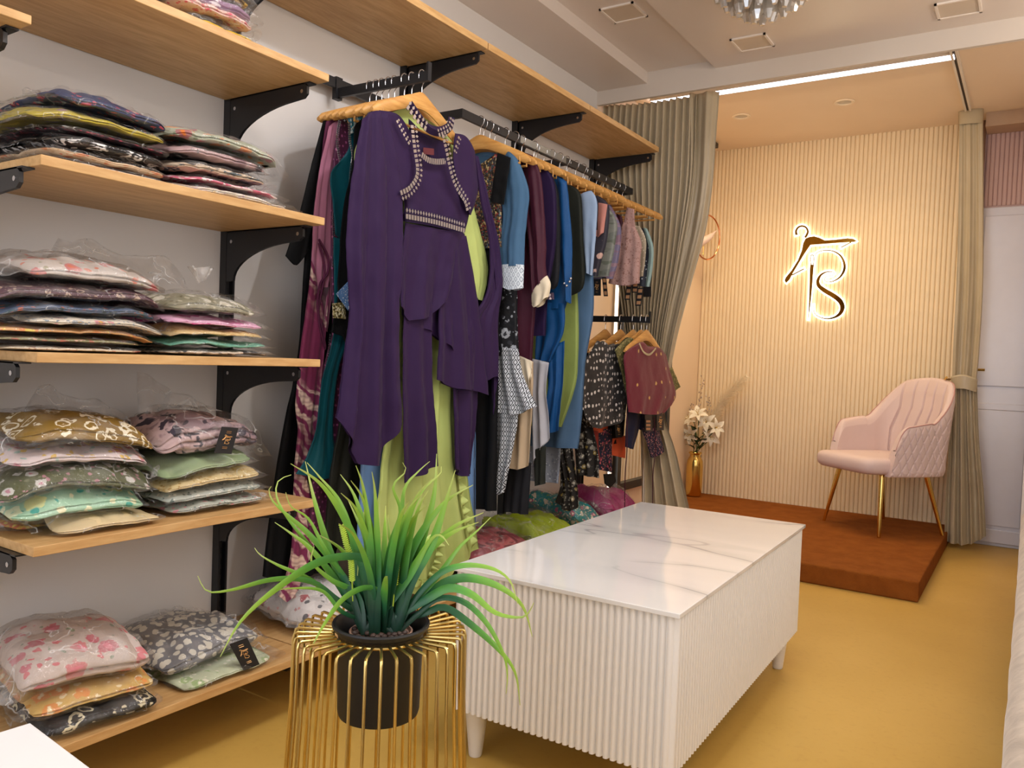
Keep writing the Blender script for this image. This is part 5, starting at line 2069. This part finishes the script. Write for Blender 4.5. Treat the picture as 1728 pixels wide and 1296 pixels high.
rfl = MB()
for (qa, qb, amp_) in ((((640, 950), (700, 985), (745, 970)), 1, .012), (((775, 790), (782, 850), (800, 925)), 2, .012), (((745, 900), (735, 950), (715, 992)), 3, .014)):
    c = resample([g.p(q, .02) for q in qa], 160)
    rows = []
    for i, p in enumerate(c):
        t = (c[min(i + 1, 159)] - c[max(i - 1, 0)]).normalized()
        sd = g.n.cross(t).normalized()
        w = math.sin(i * .30 + qb + math.sin(i * .07))
        rows.append([p - sd * .010, p + g.n * .010 * w, p + sd * .012 + g.n * .014 * math.sin(i * .30 + qb + .6 + math.sin(i * .07))])
    rfl.grid(rows)
tag(rfl.build('ruffle', LIME, g.r, angle=180), kind=None)
# 8 purple gown, the nearest and most visible
g = G('hanging_gown', 'deep purple chiffon gown with mirror-work collar and belt, foremost on the arm', 'dress', 0, gx[7], (715, 176), GOWN)
g.part('bodice', PURP, [(655, 245), (690, 262), (745, 275), (790, 262)], [(676, 372), (725, 380), (784, 392)], [(672, 300), (684, 345)], [(795, 330)], folds=((3.5, .004),), th=.012)
g.part('inner_neck', DKPURP, [(690, 200), (720, 232), (760, 240)], [(692, 262), (725, 275), (752, 280)], None, None, folds=((1, .001),), d=-.01)
g.part('cape_front', PURP, [(640, 186), (672, 196), (694, 230)], [(676, 335), (690, 334), (712, 300)], [(622, 240), (640, 300)], [(712, 262)], d=.014, folds=((1.5, .005),), label='left front of the bolero cape')
g.part('cape_front', PURP, [(768, 225), (785, 232), (802, 262)], [(772, 318), (788, 358), (796, 362)], [(764, 270)], [(806, 320)], d=.014, folds=((1.2, .004),), label='right front of the bolero cape')
g.part('cape_sleeve', PURP, [(612, 203), (628, 188), (652, 190)], [(571, 704), (588, 745), (606, 783), (636, 785), (655, 745), (676, 714)], [(596, 300), (588, 420), (594, 520), (582, 630)], [(672, 300), (676, 420), (670, 560)], d=.022, folds=((2.6, .015), (6, .003)), n=80, m=50, flare=.8, crumple=.006, hs=True, label='long draped left sleeve of the cape')
g.part('cape_sleeve', PURP, [(800, 262), (807, 266)], [(772, 658), (800, 655), (836, 636), (830, 700)], [(812, 345), (824, 400), (826, 455), (814, 508), (788, 545)], [(822, 360), (836, 500), (834, 580)], d=.004, folds=((2.2, .008), (7, .002)), n=60, m=44, flare=.8, label='long right sleeve of the cape')
g.part('belt', DKPURP, [(684, 352), (735, 361), (783, 372)], [(684, 374), (734, 383), (782, 396)], d=.014, folds=((1, .0),), th=.006)
g.part('skirt_panel', PURP, [(684, 376), (735, 386), (785, 396)], [(680, 548), (735, 566), (802, 640)], [(682, 440), (681, 500)], [(795, 480), (800, 560)], d=.0, folds=((3.2, .012), (8, .003)), n=70, m=44, label='underskirt')
g.part('peplum', PURP, hs=True, T=[(684, 376), (735, 386), (785, 394)], B=[(672, 516), (690, 541), (728, 533), (742, 512), (758, 505)], L=[(674, 450)], R=[(772, 450), (766, 480)], d=.018, folds=((2.4, .011), (6, .002)), n=60, m=30, label='upper flounce below the belt')
g.part('handkerchief_drape', PURP, hs=True, T=[(742, 400), (786, 398)], B=[(733, 640), (768, 655), (806, 660), (820, 666)], L=[(738, 520), (736, 590)], R=[(800, 480), (812, 580)], d=.012, folds=((2, .012), (5, .002)), n=50, m=36, label='right handkerchief drape')
g.part('front_tail', PURP, hs=True, T=[(682, 500), (726, 505)], B=[(678, 814), (704, 802), (738, 786)], L=[(677, 650)], R=[(728, 640), (734, 720)], d=.008, folds=((1.8, .012),), n=40, m=36, label='long front tail')
g.part('back_tail', PURP, hs=True, T=[(764, 500), (800, 520)], B=[(766, 790), (778, 803), (796, 800)], L=[(762, 640)], R=[(806, 660)], d=-.006, folds=((1.8, .012),), n=40, m=36, label='long right tail')
g.band('collar_scarf', DKPURP, [(692, 176), (706, 196), (722, 216), (742, 222), (758, 214), (762, 200)], .030, .03, .012)
g.trim('collar_mirrors', MIR, [(690, 178), (704, 198), (718, 212)], .036, .013, .046, 2)
g.trim('collar_mirrors', MIR, [(740, 224), (757, 215), (762, 202)], .026, .011, .046, 2)
g.trim('front_mirrors', MIR, [(698, 214), (702, 250), (707, 285), (704, 305), (692, 322), (678, 330)], .034, .0125, .036, 2)
g.trim('front_mirrors', MIR, [(748, 222), (755, 252), (763, 290), (772, 315), (786, 338), (790, 352)], .032, .0125, .036, 2)
g.trim('shoulder_mirrors', MIR, [(671, 204), (680, 222), (690, 240)], .018, .011, .034, 2)
g.trim('shoulder_mirrors', MIR, [(775, 234), (768, 256)], .018, .011, .034, 2)
g.trim('neckline_mirrors', MIR, [(712, 262), (722, 270), (736, 273), (750, 272)], .022, .0085, .030, 1)
g.trim('belt_mirrors', MIR, [(686, 360), (735, 370), (782, 384)], .036, .012, .036, 2)
m = MB()
m.prism([g.p(q, .012) for q in ((714, 249), (732, 251), (732, 262), (714, 260))], (.001, 0, 0))
m.build('neck_label', plain('maroon_label', '#5a1a20', .7, var=.1), g.r, smooth=False)
# hangers of the arm
GN = ['black gown', 'rose pink kaftan', 'plum dotted dress', 'teal satin dress', 'black and olive dress', 'sky blue skirt', 'lime green gown', 'purple gown']
for x, nm in zip(gx, GN):
    hanger((x, AY + .004, AZ + .0052), PI / 2, 'wooden hanger on the short arm carrying the ' + nm, 'wooden hangers on the short arm')

# ------------------------------------------------------------------ clothes on the long rail
RAIL = 'clothes on the long rail'
RL = -1.93


def rail(name, label, cat, y, zt=1.745, group=RAIL):
    return G(name, label, cat, 1, y, ('w', RX, zt), group)


def strip(g, name, mat, right, left=None, lx=RL, zt=None, d=0, neck=True, **k):
    """garment on the rail: right-hand outline from the photo, left side hidden by its neighbours"""
    pr = g.p(right[0], d)
    pe = g.p(right[-1], d)
    zt = zt if zt is not None else pr.z
    if left is None:
        T = [('w', lx, zt - .04), ('w', lx + .08, zt), ('w', RX, zt + .02), right[0]] if neck else [('w', lx, zt), right[0]]
        B = [('w', lx, pe.z), ('w', (lx + pe.x) / 2, pe.z - .006), right[-1]]
        return g.part(name, mat, T, B, None, right[1:-1], d, **k)
    B = [left[-1], right[-1]]
    return g.part(name, mat, [left[0], right[0]], B, left[1:-1], right[1:-1], d, **k)


# colours
DENIM = cloth('slate_denim', '#3f5f7c', .8, .2, 300, .2, .05)
CUFFP = lattice('denim_cuff_print', '#2b4560', '#ccd4da', 58, 'xz', .40)
BWF = floral('black_white_bloom', '#101014', '#b4b8be', '#2a2b30', '#8d9197', 13, .44, .22)
BWL = lattice('black_white_lattice', '#0e0e12', '#c9cdd2', 56, 'xz', .22)
MAR = cloth('maroon_silk', '#3d1022', .55, .3, 300, .25, .04)
CREAMS = cloth('cream_silk', '#d9cbb0', .5, .3, 300, .2, .03)
CHAR = cloth('charcoal_cloth', '#1c1c20', .75, .2, 300, .2, .03)
ROYAL = cloth('royal_blue_silk', '#0c4477', .5, .3, 300, .3, .05)
MOSS = cloth('dark_moss', '#20221b', .7, .2, 300, .3, .04)
OLV = cloth('olive_lime_silk', '#8f9e55', .5, .3, 300, .25, .04)
SLATE = cloth('slate_blue', '#4a6684', .7, .2, 300, .2, .04)
PALEB = cloth('pale_blue', '#8fa3bd', .7, .2, 300, .2, .04)
GREY = cloth('pale_grey_silk', '#a9a8ad', .55, .3, 300, .2, .03)
TAUPE = cloth('beige_satin', '#b9a182', .4, .3, 300, .2, .03)

g = rail('hanging_garment', 'black top with dense multicolour beadwork, first on the long rail', 'clothes', 2.352)
strip(g, 'top', sequin('multicolour_beads', ('#1a1512', '#7a5a2e', '#2b1f18', '#b8a06a', '#15120f', '#8a2f2a', '#3f2f1e', '#3c4f5a'), 165), [(838, 258), (845, 320), (846, 417)], zt=1.66, folds=((3, .005),))
strip(g, 'long_skirt', BLK, [(842, 417), (842, 600), (836, 862)], neck=False, folds=((5, .012), (10, .003)), d=-.004)
strip(g, 'shoulder_strap', BLK, [(862, 266), (850, 345)], [(840, 258), (828, 340)], d=.018, folds=((1, .002),), th=.004)

g = rail('hanging_jacket', 'slate denim blue jacket with printed white cuff on the long rail', 'clothes', 2.388)
strip(g, 'body', DENIM, [(862, 262), (880, 300), (884, 420), (880, 470)], d=-.006, folds=((3, .006),))
g.part('sleeve', DENIM, [(850, 276), (862, 258), (874, 268)], [(841, 452), (862, 450), (883, 449)], [(846, 330), (850, 370), (842, 410)], [(892, 322), (888, 370), (884, 410)], d=.014, folds=((1.6, .006), (4, .002)), th=.018)
g.part('cuff', CUFFP, [(839, 449), (862, 447), (884, 447)], [(841, 478), (862, 489), (883, 486)], None, None, d=.016, folds=((1, .002),), th=.021, label='white line-print cuff')

g = rail('hanging_garment', 'black and white printed tunic and skirt beside the denim jacket', 'clothes', 2.418)
strip(g, 'tunic', BWF, [(866, 268), (870, 400), (872, 560), (874, 600)], folds=((3, .007),), label='white flowers on black')
g.part('printed_skirt', BWL, [(836, 582), (858, 588), (874, 590)], [(836, 694), (868, 700), (904, 686)], [(838, 640)], [(880, 630), (892, 660)], d=.006, folds=((2.5, .010),), n=40, label='black skirt with white lattice print')
g.part('trousers', BWL, [(838, 680), (862, 688), (874, 690)], [(833, 828), (842, 834), (851, 830)], [(835, 760)], [(872, 720), (862, 775), (857, 800)], folds=((2, .007),), label='lattice print trouser leg')

g = rail('hanging_garment', 'maroon silk tunic with cream lined cuffs on the long rail', 'clothes', 2.465)
strip(g, 'tunic', MAR, [(890, 264), (904, 300), (908, 420), (900, 560), (897, 612)], folds=((3.5, .009), (8, .002)))
g.part('sleeve', MAR, [(886, 258), (898, 262)], [(898, 497), (922, 470)], [(882, 320), (893, 420)], [(913, 300), (920, 400), (919, 445)], d=.014, folds=((1.7, .006), (4, .002)), th=.014)
g.part('cuff', CREAMS, [(897, 497), (923, 465)], [(897, 513), (906, 518), (925, 500)], None, [(929, 480)], d=.016, folds=((2, .004),), th=.015, label='cream silk cuff')
g.part('lining', CREAMS, [(876, 600), (898, 610)], [(880, 640), (892, 655), (897, 620)], None, None, d=.004, folds=((2, .004),), label='cream lining')
g.part('trousers', TAUPE, [(866, 640), (900, 610)], [(859, 788), (874, 792), (893, 785)], [(862, 720)], [(899, 690)], d=-.008, folds=((2, .008),), label='beige satin trousers')

g = rail('hanging_garment', 'dark purple tunic with silver cuff next to the maroon one', 'clothes', 2.515)
strip(g, 'tunic', DKPURP, [(914, 278), (936, 310), (938, 400), (924, 500), (921, 566)], folds=((3.5, .008),))
g.part('cuff', motif('silver_cuff', '#3a2440', '#cfc6cc', 60, .3, .3, shine=True), [(916, 496), (934, 494)], [(918, 506), (935, 505)], d=.012, folds=((1, .001),), th=.008)
g.part('trousers', CHAR, [(852, 790), (896, 780)], [(850, 862), (890, 868)], None, None, d=.0, folds=((3, .006),), label='charcoal trouser hem')

g = rail('hanging_garment', 'charcoal grey shirt between the dark purple and royal blue tunics', 'clothes', 2.575)
strip(g, 'tunic', CHAR, [(930, 292), (943, 330), (946, 420), (944, 475), (936, 488)], folds=((3, .007),))
g.part('drape', GREY, [(898, 605), (926, 612)], [(900, 782), (912, 760), (928, 738)], [(899, 700)], [(922, 660), (926, 700)], folds=((2, .010),), label='pale grey silk drape')
g.part('trousers', MOSS, [(900, 760), (921, 752)], [(902, 820), (919, 816)], None, None, folds=((2, .005),), label='dark trouser leg')

g = rail('hanging_garment', 'royal blue silk tunic with silver buttons on the long rail', 'clothes', 2.63)
strip(g, 'tunic', ROYAL, [(940, 294), (955, 310), (960, 365), (960, 480), (953, 520)], folds=((3.5, .009),))
g.part('tail', ROYAL, [(908, 510), (953, 512)], [(905, 607), (930, 610)], [(906, 565)], [(952, 560)], d=.004, folds=((2, .010),))
g.part('trousers', ROYAL, [(918, 590), (953, 575)], [(917, 722), (920, 732), (944, 726)], [(924, 650)], [(951, 640)], d=-.004, folds=((2.5, .009), (6, .002)))
g.part('sleeve', ROYAL, [(942, 300), (956, 306)], [(955, 506), (962, 512)], [(943, 400)], [(964, 400), (964, 470)], d=.014, folds=((1.3, .005),), th=.012)
mm = MB()
for u, v in ((952, 478), (956, 482), (961, 475), (963, 470)):
    mm.ball(g.p((u, v), .03), .005, 8, 6)
tag(mm.build('buttons', STEEL, g.r), kind='stuff')

g = rail('hanging_garment', 'dark moss green tunic with frilled hem on the long rail', 'clothes', 2.72)
strip(g, 'tunic', MOSS, [(962, 312), (980, 330), (984, 400), (987, 470), (980, 490), (964, 498)], folds=((4, .010), (9, .002)))
g = rail('hanging_trousers', 'olive lime silk trousers below the dark moss tunic', 'clothes', 2.755)
strip(g, 'trousers', OLV, [(974, 480), (976, 560), (972, 640), (958, 690), (948, 720)], neck=False, zt=1.35, folds=((2.5, .010),))

g = rail('hanging_gown', 'long slate blue quilted gown on the long rail', 'clothes', 2.82)
strip(g, 'dress_body', SLATE, [(975, 325), (994, 350), (999, 440), (1000, 530), (986, 610), (980, 700), (973, 757)], folds=((3, .011), (7, .003)), n=40, m=40)
g.part('sleeve', PALEB, [(978, 330), (998, 322)], [(990, 460), (1000, 465)], [(982, 390)], [(1008, 345), (1004, 420)], d=.012, folds=((1.4, .005),), th=.014, label='pale blue inner sleeve')
g = rail('hanging_garment', 'silver brocade skirt low behind the royal blue trousers', 'clothes', 2.86)
strip(g, 'skirt', F('silver_brocade', '#9aa3b2', '#6f7a8c', '#c5ccd6', '#808a9a', 22, .34, .2), [(970, 560), (952, 690), (944, 815)], neck=False, zt=1.2, lx=-1.9, folds=((3, .008),))

g = rail('hanging_blouse', 'cropped navy and coral patterned top on the long rail', 'clothes', 2.98)
strip(g, 'top', motif('navy_coral', '#2d2937', '#c98f86', 22, .30, .3, second='#d7b1a4'), [(1008, 330), (1027, 348), (1024, 400), (1014, 440), (1008, 466)], folds=((2.5, .006),))
g.part('shoulder_strap', cloth('coral_cloth', '#c98a7e'), [(1010, 342), (1025, 345)], [(1008, 400), (1018, 392)], d=.012, folds=((1, .002),), th=.005)
g = rail('hanging_garment', 'black and gold flowered skirt low on the long rail', 'clothes', 3.02)
BGF = F('black_gold_flower', '#26221f', '#b39a4e', '#d9d2bd', '#8a867c', 17, .36, .2, second='#8f8a80')
g.part('skirt', BGF, [('w', -1.93, 1.2), (960, 690)], [(938, 845), (958, 862), (977, 855)], [(944, 780)], [(967, 755), (974, 810)], folds=((3, .010),))
g = rail('hanging_garment', 'black and gold flowered trousers beside the matching skirt', 'clothes', 3.09)
g.part('trousers', BGF, [(966, 700), (1000, 720)], [(972, 800), (1012, 806)], None, [(1010, 760)], folds=((2.5, .008),))

g = rail('hanging_blouse', 'cropped grey green top on the long rail', 'clothes', 3.06)
strip(g, 'top', ikat('grey_green_fade', '#7c8078', '#8d8f86', '#6f7468', 5), [(1018, 340), (1040, 372), (1038, 410), (1028, 466)], folds=((2.5, .006),))
g = rail('hanging_blouse', 'cropped mauve top next to the grey green one', 'clothes', 3.13)
strip(g, 'top', ikat('mauve_fade', '#8a6f80', '#7c7590', '#9a7f8c', 5), [(1030, 345), (1047, 385), (1044, 430), (1034, 470)], folds=((2.5, .006),))
g = rail('hanging_blouse', 'cropped dusty pink top with brown sprigs and sequins on the rail', 'clothes', 3.22)
DPK = F('dusty_pink_sprig', '#b08c84', '#7a554b', '#8a6258', '#8d675c', 30, .28, .14)
g.part('top', DPK, [(1052, 374), (1062, 380), (1072, 384)], [(1027, 478), (1052, 482), (1079, 478)], [(1046, 395), (1038, 430)], [(1082, 410), (1080, 440)], d=.006, folds=((2.5, .005),), th=.012)
g.part('shoulder_strap', DPK, [(1058, 350), (1070, 353)], [(1052, 382), (1072, 390)], d=.006, folds=((1, .002),), th=.005)
g.part('lining', MAR, [(1040, 360), (1050, 366)], [(1042, 385), (1052, 388)], d=-.004, folds=((1, .002),), label='maroon lining')
g = rail('hanging_blouse', 'cropped beige sleeveless top on the rail behind the dusty pink one', 'clothes', 3.36)
g.part('top', motif('beige_sequin', '#b3a68f', '#d9d0bd', 70, .25, .4, shine=True), [(1060, 378), (1080, 382)], [(1060, 470), (1086, 466)], None, [(1090, 405), (1089, 440)], folds=((2, .004),))
g = rail('hanging_blouse', 'cropped navy sequin top with pale teal edge, last on the rail', 'clothes', 3.45)
g.part('top', motif('navy_sequin', '#20283a', '#c3ccd2', 60, .22, .3, shine=True), [(1066, 378), (1086, 386)], [(1070, 480), (1097, 486)], None, [(1098, 415), (1098, 450)], folds=((2, .004),))
g.part('side_panel', cloth('pale_teal', '#8fa9a8'), [(1086, 384), (1092, 386)], [(1089, 484), (1095, 487)], [(1095, 420), (1093, 450)], [(1102, 415), (1101, 450)], d=.008, folds=((1, .003),))


def card_on(g, u, v, w, h, lean=0, logo=False, label=None, d=.014):
    q = [(u, v), (u + w, v - w * .02), (u + w + lean, v + h), (u + lean, v + h)]
    return swing_card(g.r, [g.p(x, d) for x in q], w, h, logo)


def price_slips(g, u, v, w, h, lean=0, d=.018, k=3):
    """black ticket with rows of small copper panels"""
    c = card_on(g, u, v, w, h, lean, False, d=d)
    m = MB()
    for i in range(k):
        a, b = (i + .2) / k, (i + .78) / k
        m.prism([g.p((u + w * s + lean * t, v + h * t), d + .0018) for s, t in ((.16, a), (.84, a), (.84, b), (.16, b))], g.n * .0004)
    m.build('copper_print', plain('copper_print', '#b98a62', .4, .3, var=.1), c, smooth=False)


g = rail('hang_tag', 'black emblem card hanging below the navy and coral top', 'tag', 2.985, 1.45, 'tickets below the cropped tops')
card_on(g, 1001, 471, 13, 28, 0, True)
g = rail('hang_tag', 'black ticket with copper panels below the grey green top', 'tag', 3.04, 1.45, 'tickets below the cropped tops')
price_slips(g, 1016, 468, 7, 32, 3)
for i, (u, v, w, h, le, lb) in enumerate(((1058, 476, 9, 30, -4, 'black ticket with copper panels, leftmost under the dusty pink top'), (1068, 468, 10, 26, -2, 'black ticket with copper panels, highest under the dusty pink top'), (1076, 486, 10, 30, -4, 'black ticket with copper panels, lowest under the dusty pink top'))):
    g = rail('hang_tag', lb, 'tag', 3.27 + .02 * i, 1.45, 'tickets below the cropped tops')
    price_slips(g, u, v, w, h, le)
g = rail('hang_tag', 'plain black card below the navy sequin top', 'tag', 3.44, 1.45, 'tickets below the cropped tops')
card_on(g, 1086, 484, 13, 17)

# hangers on the long rail
HYS = [(2.352, 'beaded black top'), (2.388, 'denim blue jacket'), (2.418, 'black and white tunic'), (2.465, 'maroon tunic'), (2.515, 'dark purple tunic'), (2.575, 'charcoal shirt'), (2.63, 'royal blue tunic'), (2.72, 'dark moss tunic'), (2.755, 'olive lime trousers'), (2.82, 'slate blue gown'), (2.86, 'silver brocade skirt'),
       (2.92, None), (2.98, 'navy and coral top'), (3.02, 'black and gold skirt'), (3.06, 'grey green top'), (3.09, 'black and gold trousers'), (3.13, 'mauve top'), (3.17, None), (3.22, 'dusty pink top'), (3.29, None), (3.36, 'beige sleeveless top'), (3.45, 'navy sequin top'), (3.51, None), (3.56, None)]
EMP = iter(['bare wooden hanger after the silver brocade skirt', 'bare wooden hanger after the mauve top', 'bare wooden hanger after the dusty pink top', 'bare wooden hanger, second from the stage end of the rail', 'bare wooden hanger at the stage end of the rail'])
for y, nm in HYS:
    y = max(y, 2.262)
    jit = math.sin(y * 57)
    hanger((RX + .010 * math.sin(y * 91), y + .003, RZ + .0052), .09 * jit, ('wooden hanger on the long rail carrying the ' + nm) if nm else next(EMP), 'wooden hangers on the long rail')

# ------------------------------------------------------------------ short blouses on the low arm by the stage
LOW = 'blouses on the low arm'
ax3 = [-1.86, -1.80, -1.74, -1.685, -1.645]
g = G('hanging_blouse', 'black blouse with silver leaf motifs on the low arm', 'clothes', 0, -1.575, (1020, 572), LOW)
BSM = motif('black_silver_motif', '#141316', '#c9c4c0', 42, .30, .35, shine=True)
g.part('body', BSM, [(1003, 590), (1012, 575), (1026, 584), (1040, 580), (1050, 592)], [(984, 690), (997, 720), (1025, 718), (1056, 706)], [(986, 612), (984, 650)], [(1058, 625), (1060, 670)], folds=((2.2, .008), (5, .002)), th=.014, n=40)
g.part('sleeve', BSM, [(1050, 592), (1056, 600)], [(1056, 662), (1070, 668)], None, [(1064, 630)], d=.008, folds=((1, .003),), th=.010)
g = G('hanging_blouse', 'maroon velvet blouse with gold motifs, foremost on the low arm', 'clothes', 0, -1.508, (1090, 575), LOW)
MV = motif('maroon_gold_motif', '#6a1029', '#c9a45c', 16, .14, .3)
g.part('body', MV, [(1056, 594), (1078, 577), (1092, 588), (1106, 586), (1124, 600)], [(1062, 695), (1092, 699), (1122, 696)], [(1053, 606), (1058, 650)], [(1132, 630), (1140, 668)], folds=((2.2, .006), (5, .002)), th=.016, n=44)
g.trim('neck_beads', PEARL, [(1079, 580), (1086, 594), (1096, 598), (1106, 588)], .010, .006, .022, 2)
g = G('hanging_blouse', 'olive and gold brocade blouse just behind the maroon one', 'clothes', 0, -1.535, (1060, 572), LOW)
OGB = F('olive_gold_brocade', '#6f6a42', '#a59a5c', '#c9bd84', '#4f4c30', 30, .34, .2)
g.part('body', OGB, [(1038, 590), (1058, 570), (1072, 575), (1110, 590)], [(1060, 680), (1120, 685)], [(1050, 630)], [(1130, 640)], folds=((2, .004),))
g.part('sleeve', OGB, [(1126, 625), (1134, 620)], [(1136, 662), (1147, 652)], None, [(1142, 640)], folds=((1, .003),))
g = G('hanging_blouse', 'orange red and navy blouse hanging lowest under the black one', 'clothes', 0, -1.64, (1000, 700), LOW)
g.part('body', cloth('orange_silk', '#c2502e', .5), [(984, 640), (1040, 640)], [(985, 733), (1005, 730), (1027, 726)], None, [(1040, 690)], folds=((2, .006),))
g.part('lower_part', cloth('brick_velvet', '#7a2a25', .8), [(988, 725), (1010, 728)], [(994, 772), (1012, 776)], None, None, d=.006, folds=((1.4, .005),), label='brick red velvet panel')
g.part('lower_part', F('navy_flower_hem', '#141b33', '#a8455c', '#d98a7a', '#22305a', 26, .3, .1), [(1008, 726), (1032, 722)], [(1010, 792), (1032, 797)], None, None, d=.002, folds=((1.4, .005),), label='navy panel with a pink flower')
g.part('lower_part', cloth('orange_silk', '#c2502e', .5), [(1034, 740), (1056, 735)], [(1034, 768), (1054, 773)], None, None, d=.01, folds=((1.4, .004),))
g.part('lower_part', BLK, [(1026, 700), (1056, 700)], [(1028, 750), (1050, 745)], None, None, d=.004, folds=((1.4, .005),))
m = MB()
m.tube(resample([g.p(q, .02) for q in ((1026, 780), (1030, 795), (1026, 805))], 12), .002, 6)
m.build('drawstring', BLK, g.r)
m = MB()
m.prism([g.p(q, .024) for q in ((1018, 800), (1034, 799), (1038, 812), (1028, 823), (1020, 816))], (.006, 0, 0))
m.build('tassel', BLK, g.r, smooth=False)
card_on(g, 1037, 714, 11, 24, 2, True, d=.05)
g = G('hanging_blouse', 'navy blouse with flowered cuff hanging below the maroon one', 'clothes', 0, -1.555, (1090, 690), LOW)
NAV = cloth('navy_silk', '#151a33', .55)
g.part('sleeve', NAV, [(1060, 650), (1086, 650)], [(1056, 754), (1068, 758)], [(1057, 710)], [(1080, 715)], folds=((1.4, .005),))
g.part('body', NAV, [(1070, 650), (1120, 650)], [(1080, 725), (1114, 724)], None, None, d=-.004, folds=((1.4, .005),))
g.part('sleeve', F('navy_pink_cuff', '#151b3a', '#b0687a', '#d9a59a', '#23305e', 34, .28, .1), [(1082, 722), (1112, 722)], [(1098, 768), (1102, 772), (1122, 760)], None, None, d=.004, folds=((1.2, .004),))
card_on(g, 1088, 700, 12, 28, 0, False, d=.03)
price_slips(g, 1089, 708, 10, 19, 0, d=.033)
card_on(g, 1108, 699, 12, 27, 0, True, d=.03)
for pts in (((1058, 696), (1058, 760), (1055, 800), (1054, 872)), ((1104, 704), (1106, 760), (1102, 800), (1101, 870))):
    m = MB()
    m.tube(resample([g.p(q, .034) for q in pts], 20), .0022, 6)
    m.build('draw_cord', MAR, g.r)['label'] = 'long maroon cord'
A3N = ['olive brocade sleeve at the wall end', 'orange red blouse', 'black blouse with silver motifs', 'olive and gold blouse', 'maroon velvet blouse']
for x, nm in zip((-1.72, -1.64, -1.575, -1.535, -1.508), A3N):
    hanger((x, A3Y + .004, A3Z + .0035), PI / 2, 'wooden hanger on the low arm ' + ('holding the ' + nm if 'wall end' not in nm else 'nearest the wall, bare'), 'wooden hangers on the low arm')
# ------------------------------------------------------------------ light
def area(name, loc, rot, sx, sy, power, col, spread=180):
    ld = bpy.data.lights.new(name, 'AREA')
    ld.shape = 'RECTANGLE'
    ld.size, ld.size_y = sx, sy
    ld.energy = power
    ld.color = lin(col)[:3]
    ld.spread = math.radians(spread)
    o = bpy.data.objects.new(name, ld)
    COL.objects.link(o)
    o.location = loc
    o.rotation_euler = rot
    return o


def spot(name, loc, target, power, col, size=80, blend=.6, rad=.04):
    ld = bpy.data.lights.new(name, 'SPOT')
    ld.energy = power
    ld.color = lin(col)[:3]
    ld.spot_size = math.radians(size)
    ld.spot_blend = blend
    ld.shadow_soft_size = rad
    o = bpy.data.objects.new(name, ld)
    COL.objects.link(o)
    o.location = loc
    o.rotation_euler = (V(target) - V(loc)).to_track_quat('-Z', 'Y').to_euler()
    return o


w = bpy.data.worlds.new('world')
S.world = w
w.use_nodes = True
w.node_tree.nodes['Background'].inputs[0].default_value = lin('#dfe9f5')
w.node_tree.nodes['Background'].inputs[1].default_value = 1.6
# daylight through the shop window behind the camera
area('daylight', ((WX0 + WX1) / 2, YF - .12, 1.25), (math.radians(90), 0, 0), 2.2, 1.9, 34, '#f3f4ff')
# lit ceiling panels over the front of the shop
area('panel_front', (-.75, .55, 2.43), (0, 0, 0), .5, .5, 10, '#f6f6fb')
area('panel_middle', (-.55, 2.0, 2.43), (0, 0, 0), .5, .5, 13, '#f6f6fb')
spot('shelf_spot', (-.55, 1.5, 2.42), (-2.0, 1.35, 1.1), 26, '#f8f8fc', 110, .9, .03)
def bulb(name, loc, power, col, rad):
    ld = bpy.data.lights.new(name, 'POINT')
    ld.energy = power
    ld.color = lin(col)[:3]
    ld.shadow_soft_size = rad
    o = bpy.data.objects.new(name, ld)
    COL.objects.link(o)
    o.location = loc


bulb('chandelier_bulb', (cx, cy, cz + .19), 5, '#ffe0bd', .02)
bulb('fill_bulb_front', (-.75, .45, 2.25), 5, '#f8f6f6', .12)  # unseen bulb added near the camera to brighten ceiling and upper wall
bulb('fill_bulb_right', (.2, 1.6, 2.2), 3, '#fff0e2', .12)  # another added fill bulb, with no fixture around it
# indirect cove along the right wall washing the ceiling
area('ceiling_cove', (.62, 2.1, 2.12), (0, math.radians(158), 0), .08, 3.6, 24, '#ffeedd')
# unseen fill light added on the right to brighten shelves and garments
area('right_fill_light', (.76, 1.5, 1.45), (0, math.radians(90), 0), 1.3, 2.6, 13, '#fbf8f4')
# warm lamps of the stage
for p in ((-1.545, 4.77), (-.962, 4.77)):
    spot('stage_downlight', (p[0], p[1], 2.485), (p[0], p[1] + .12, 0), 26, '#ffe0b0', 130, .9, .05)
area('stage_cove', (-1.1, 4.35, 2.47), (math.radians(12), 0, 0), 1.5, .05, 10, '#ffe2b8')
make_camera()
S.view_settings.view_transform = 'Standard'
S.view_settings.look = 'None'
S.view_settings.gamma = 1
S.view_settings.use_curve_mapping = False
S.view_settings.exposure = -0.02
S.render.film_transparent = False
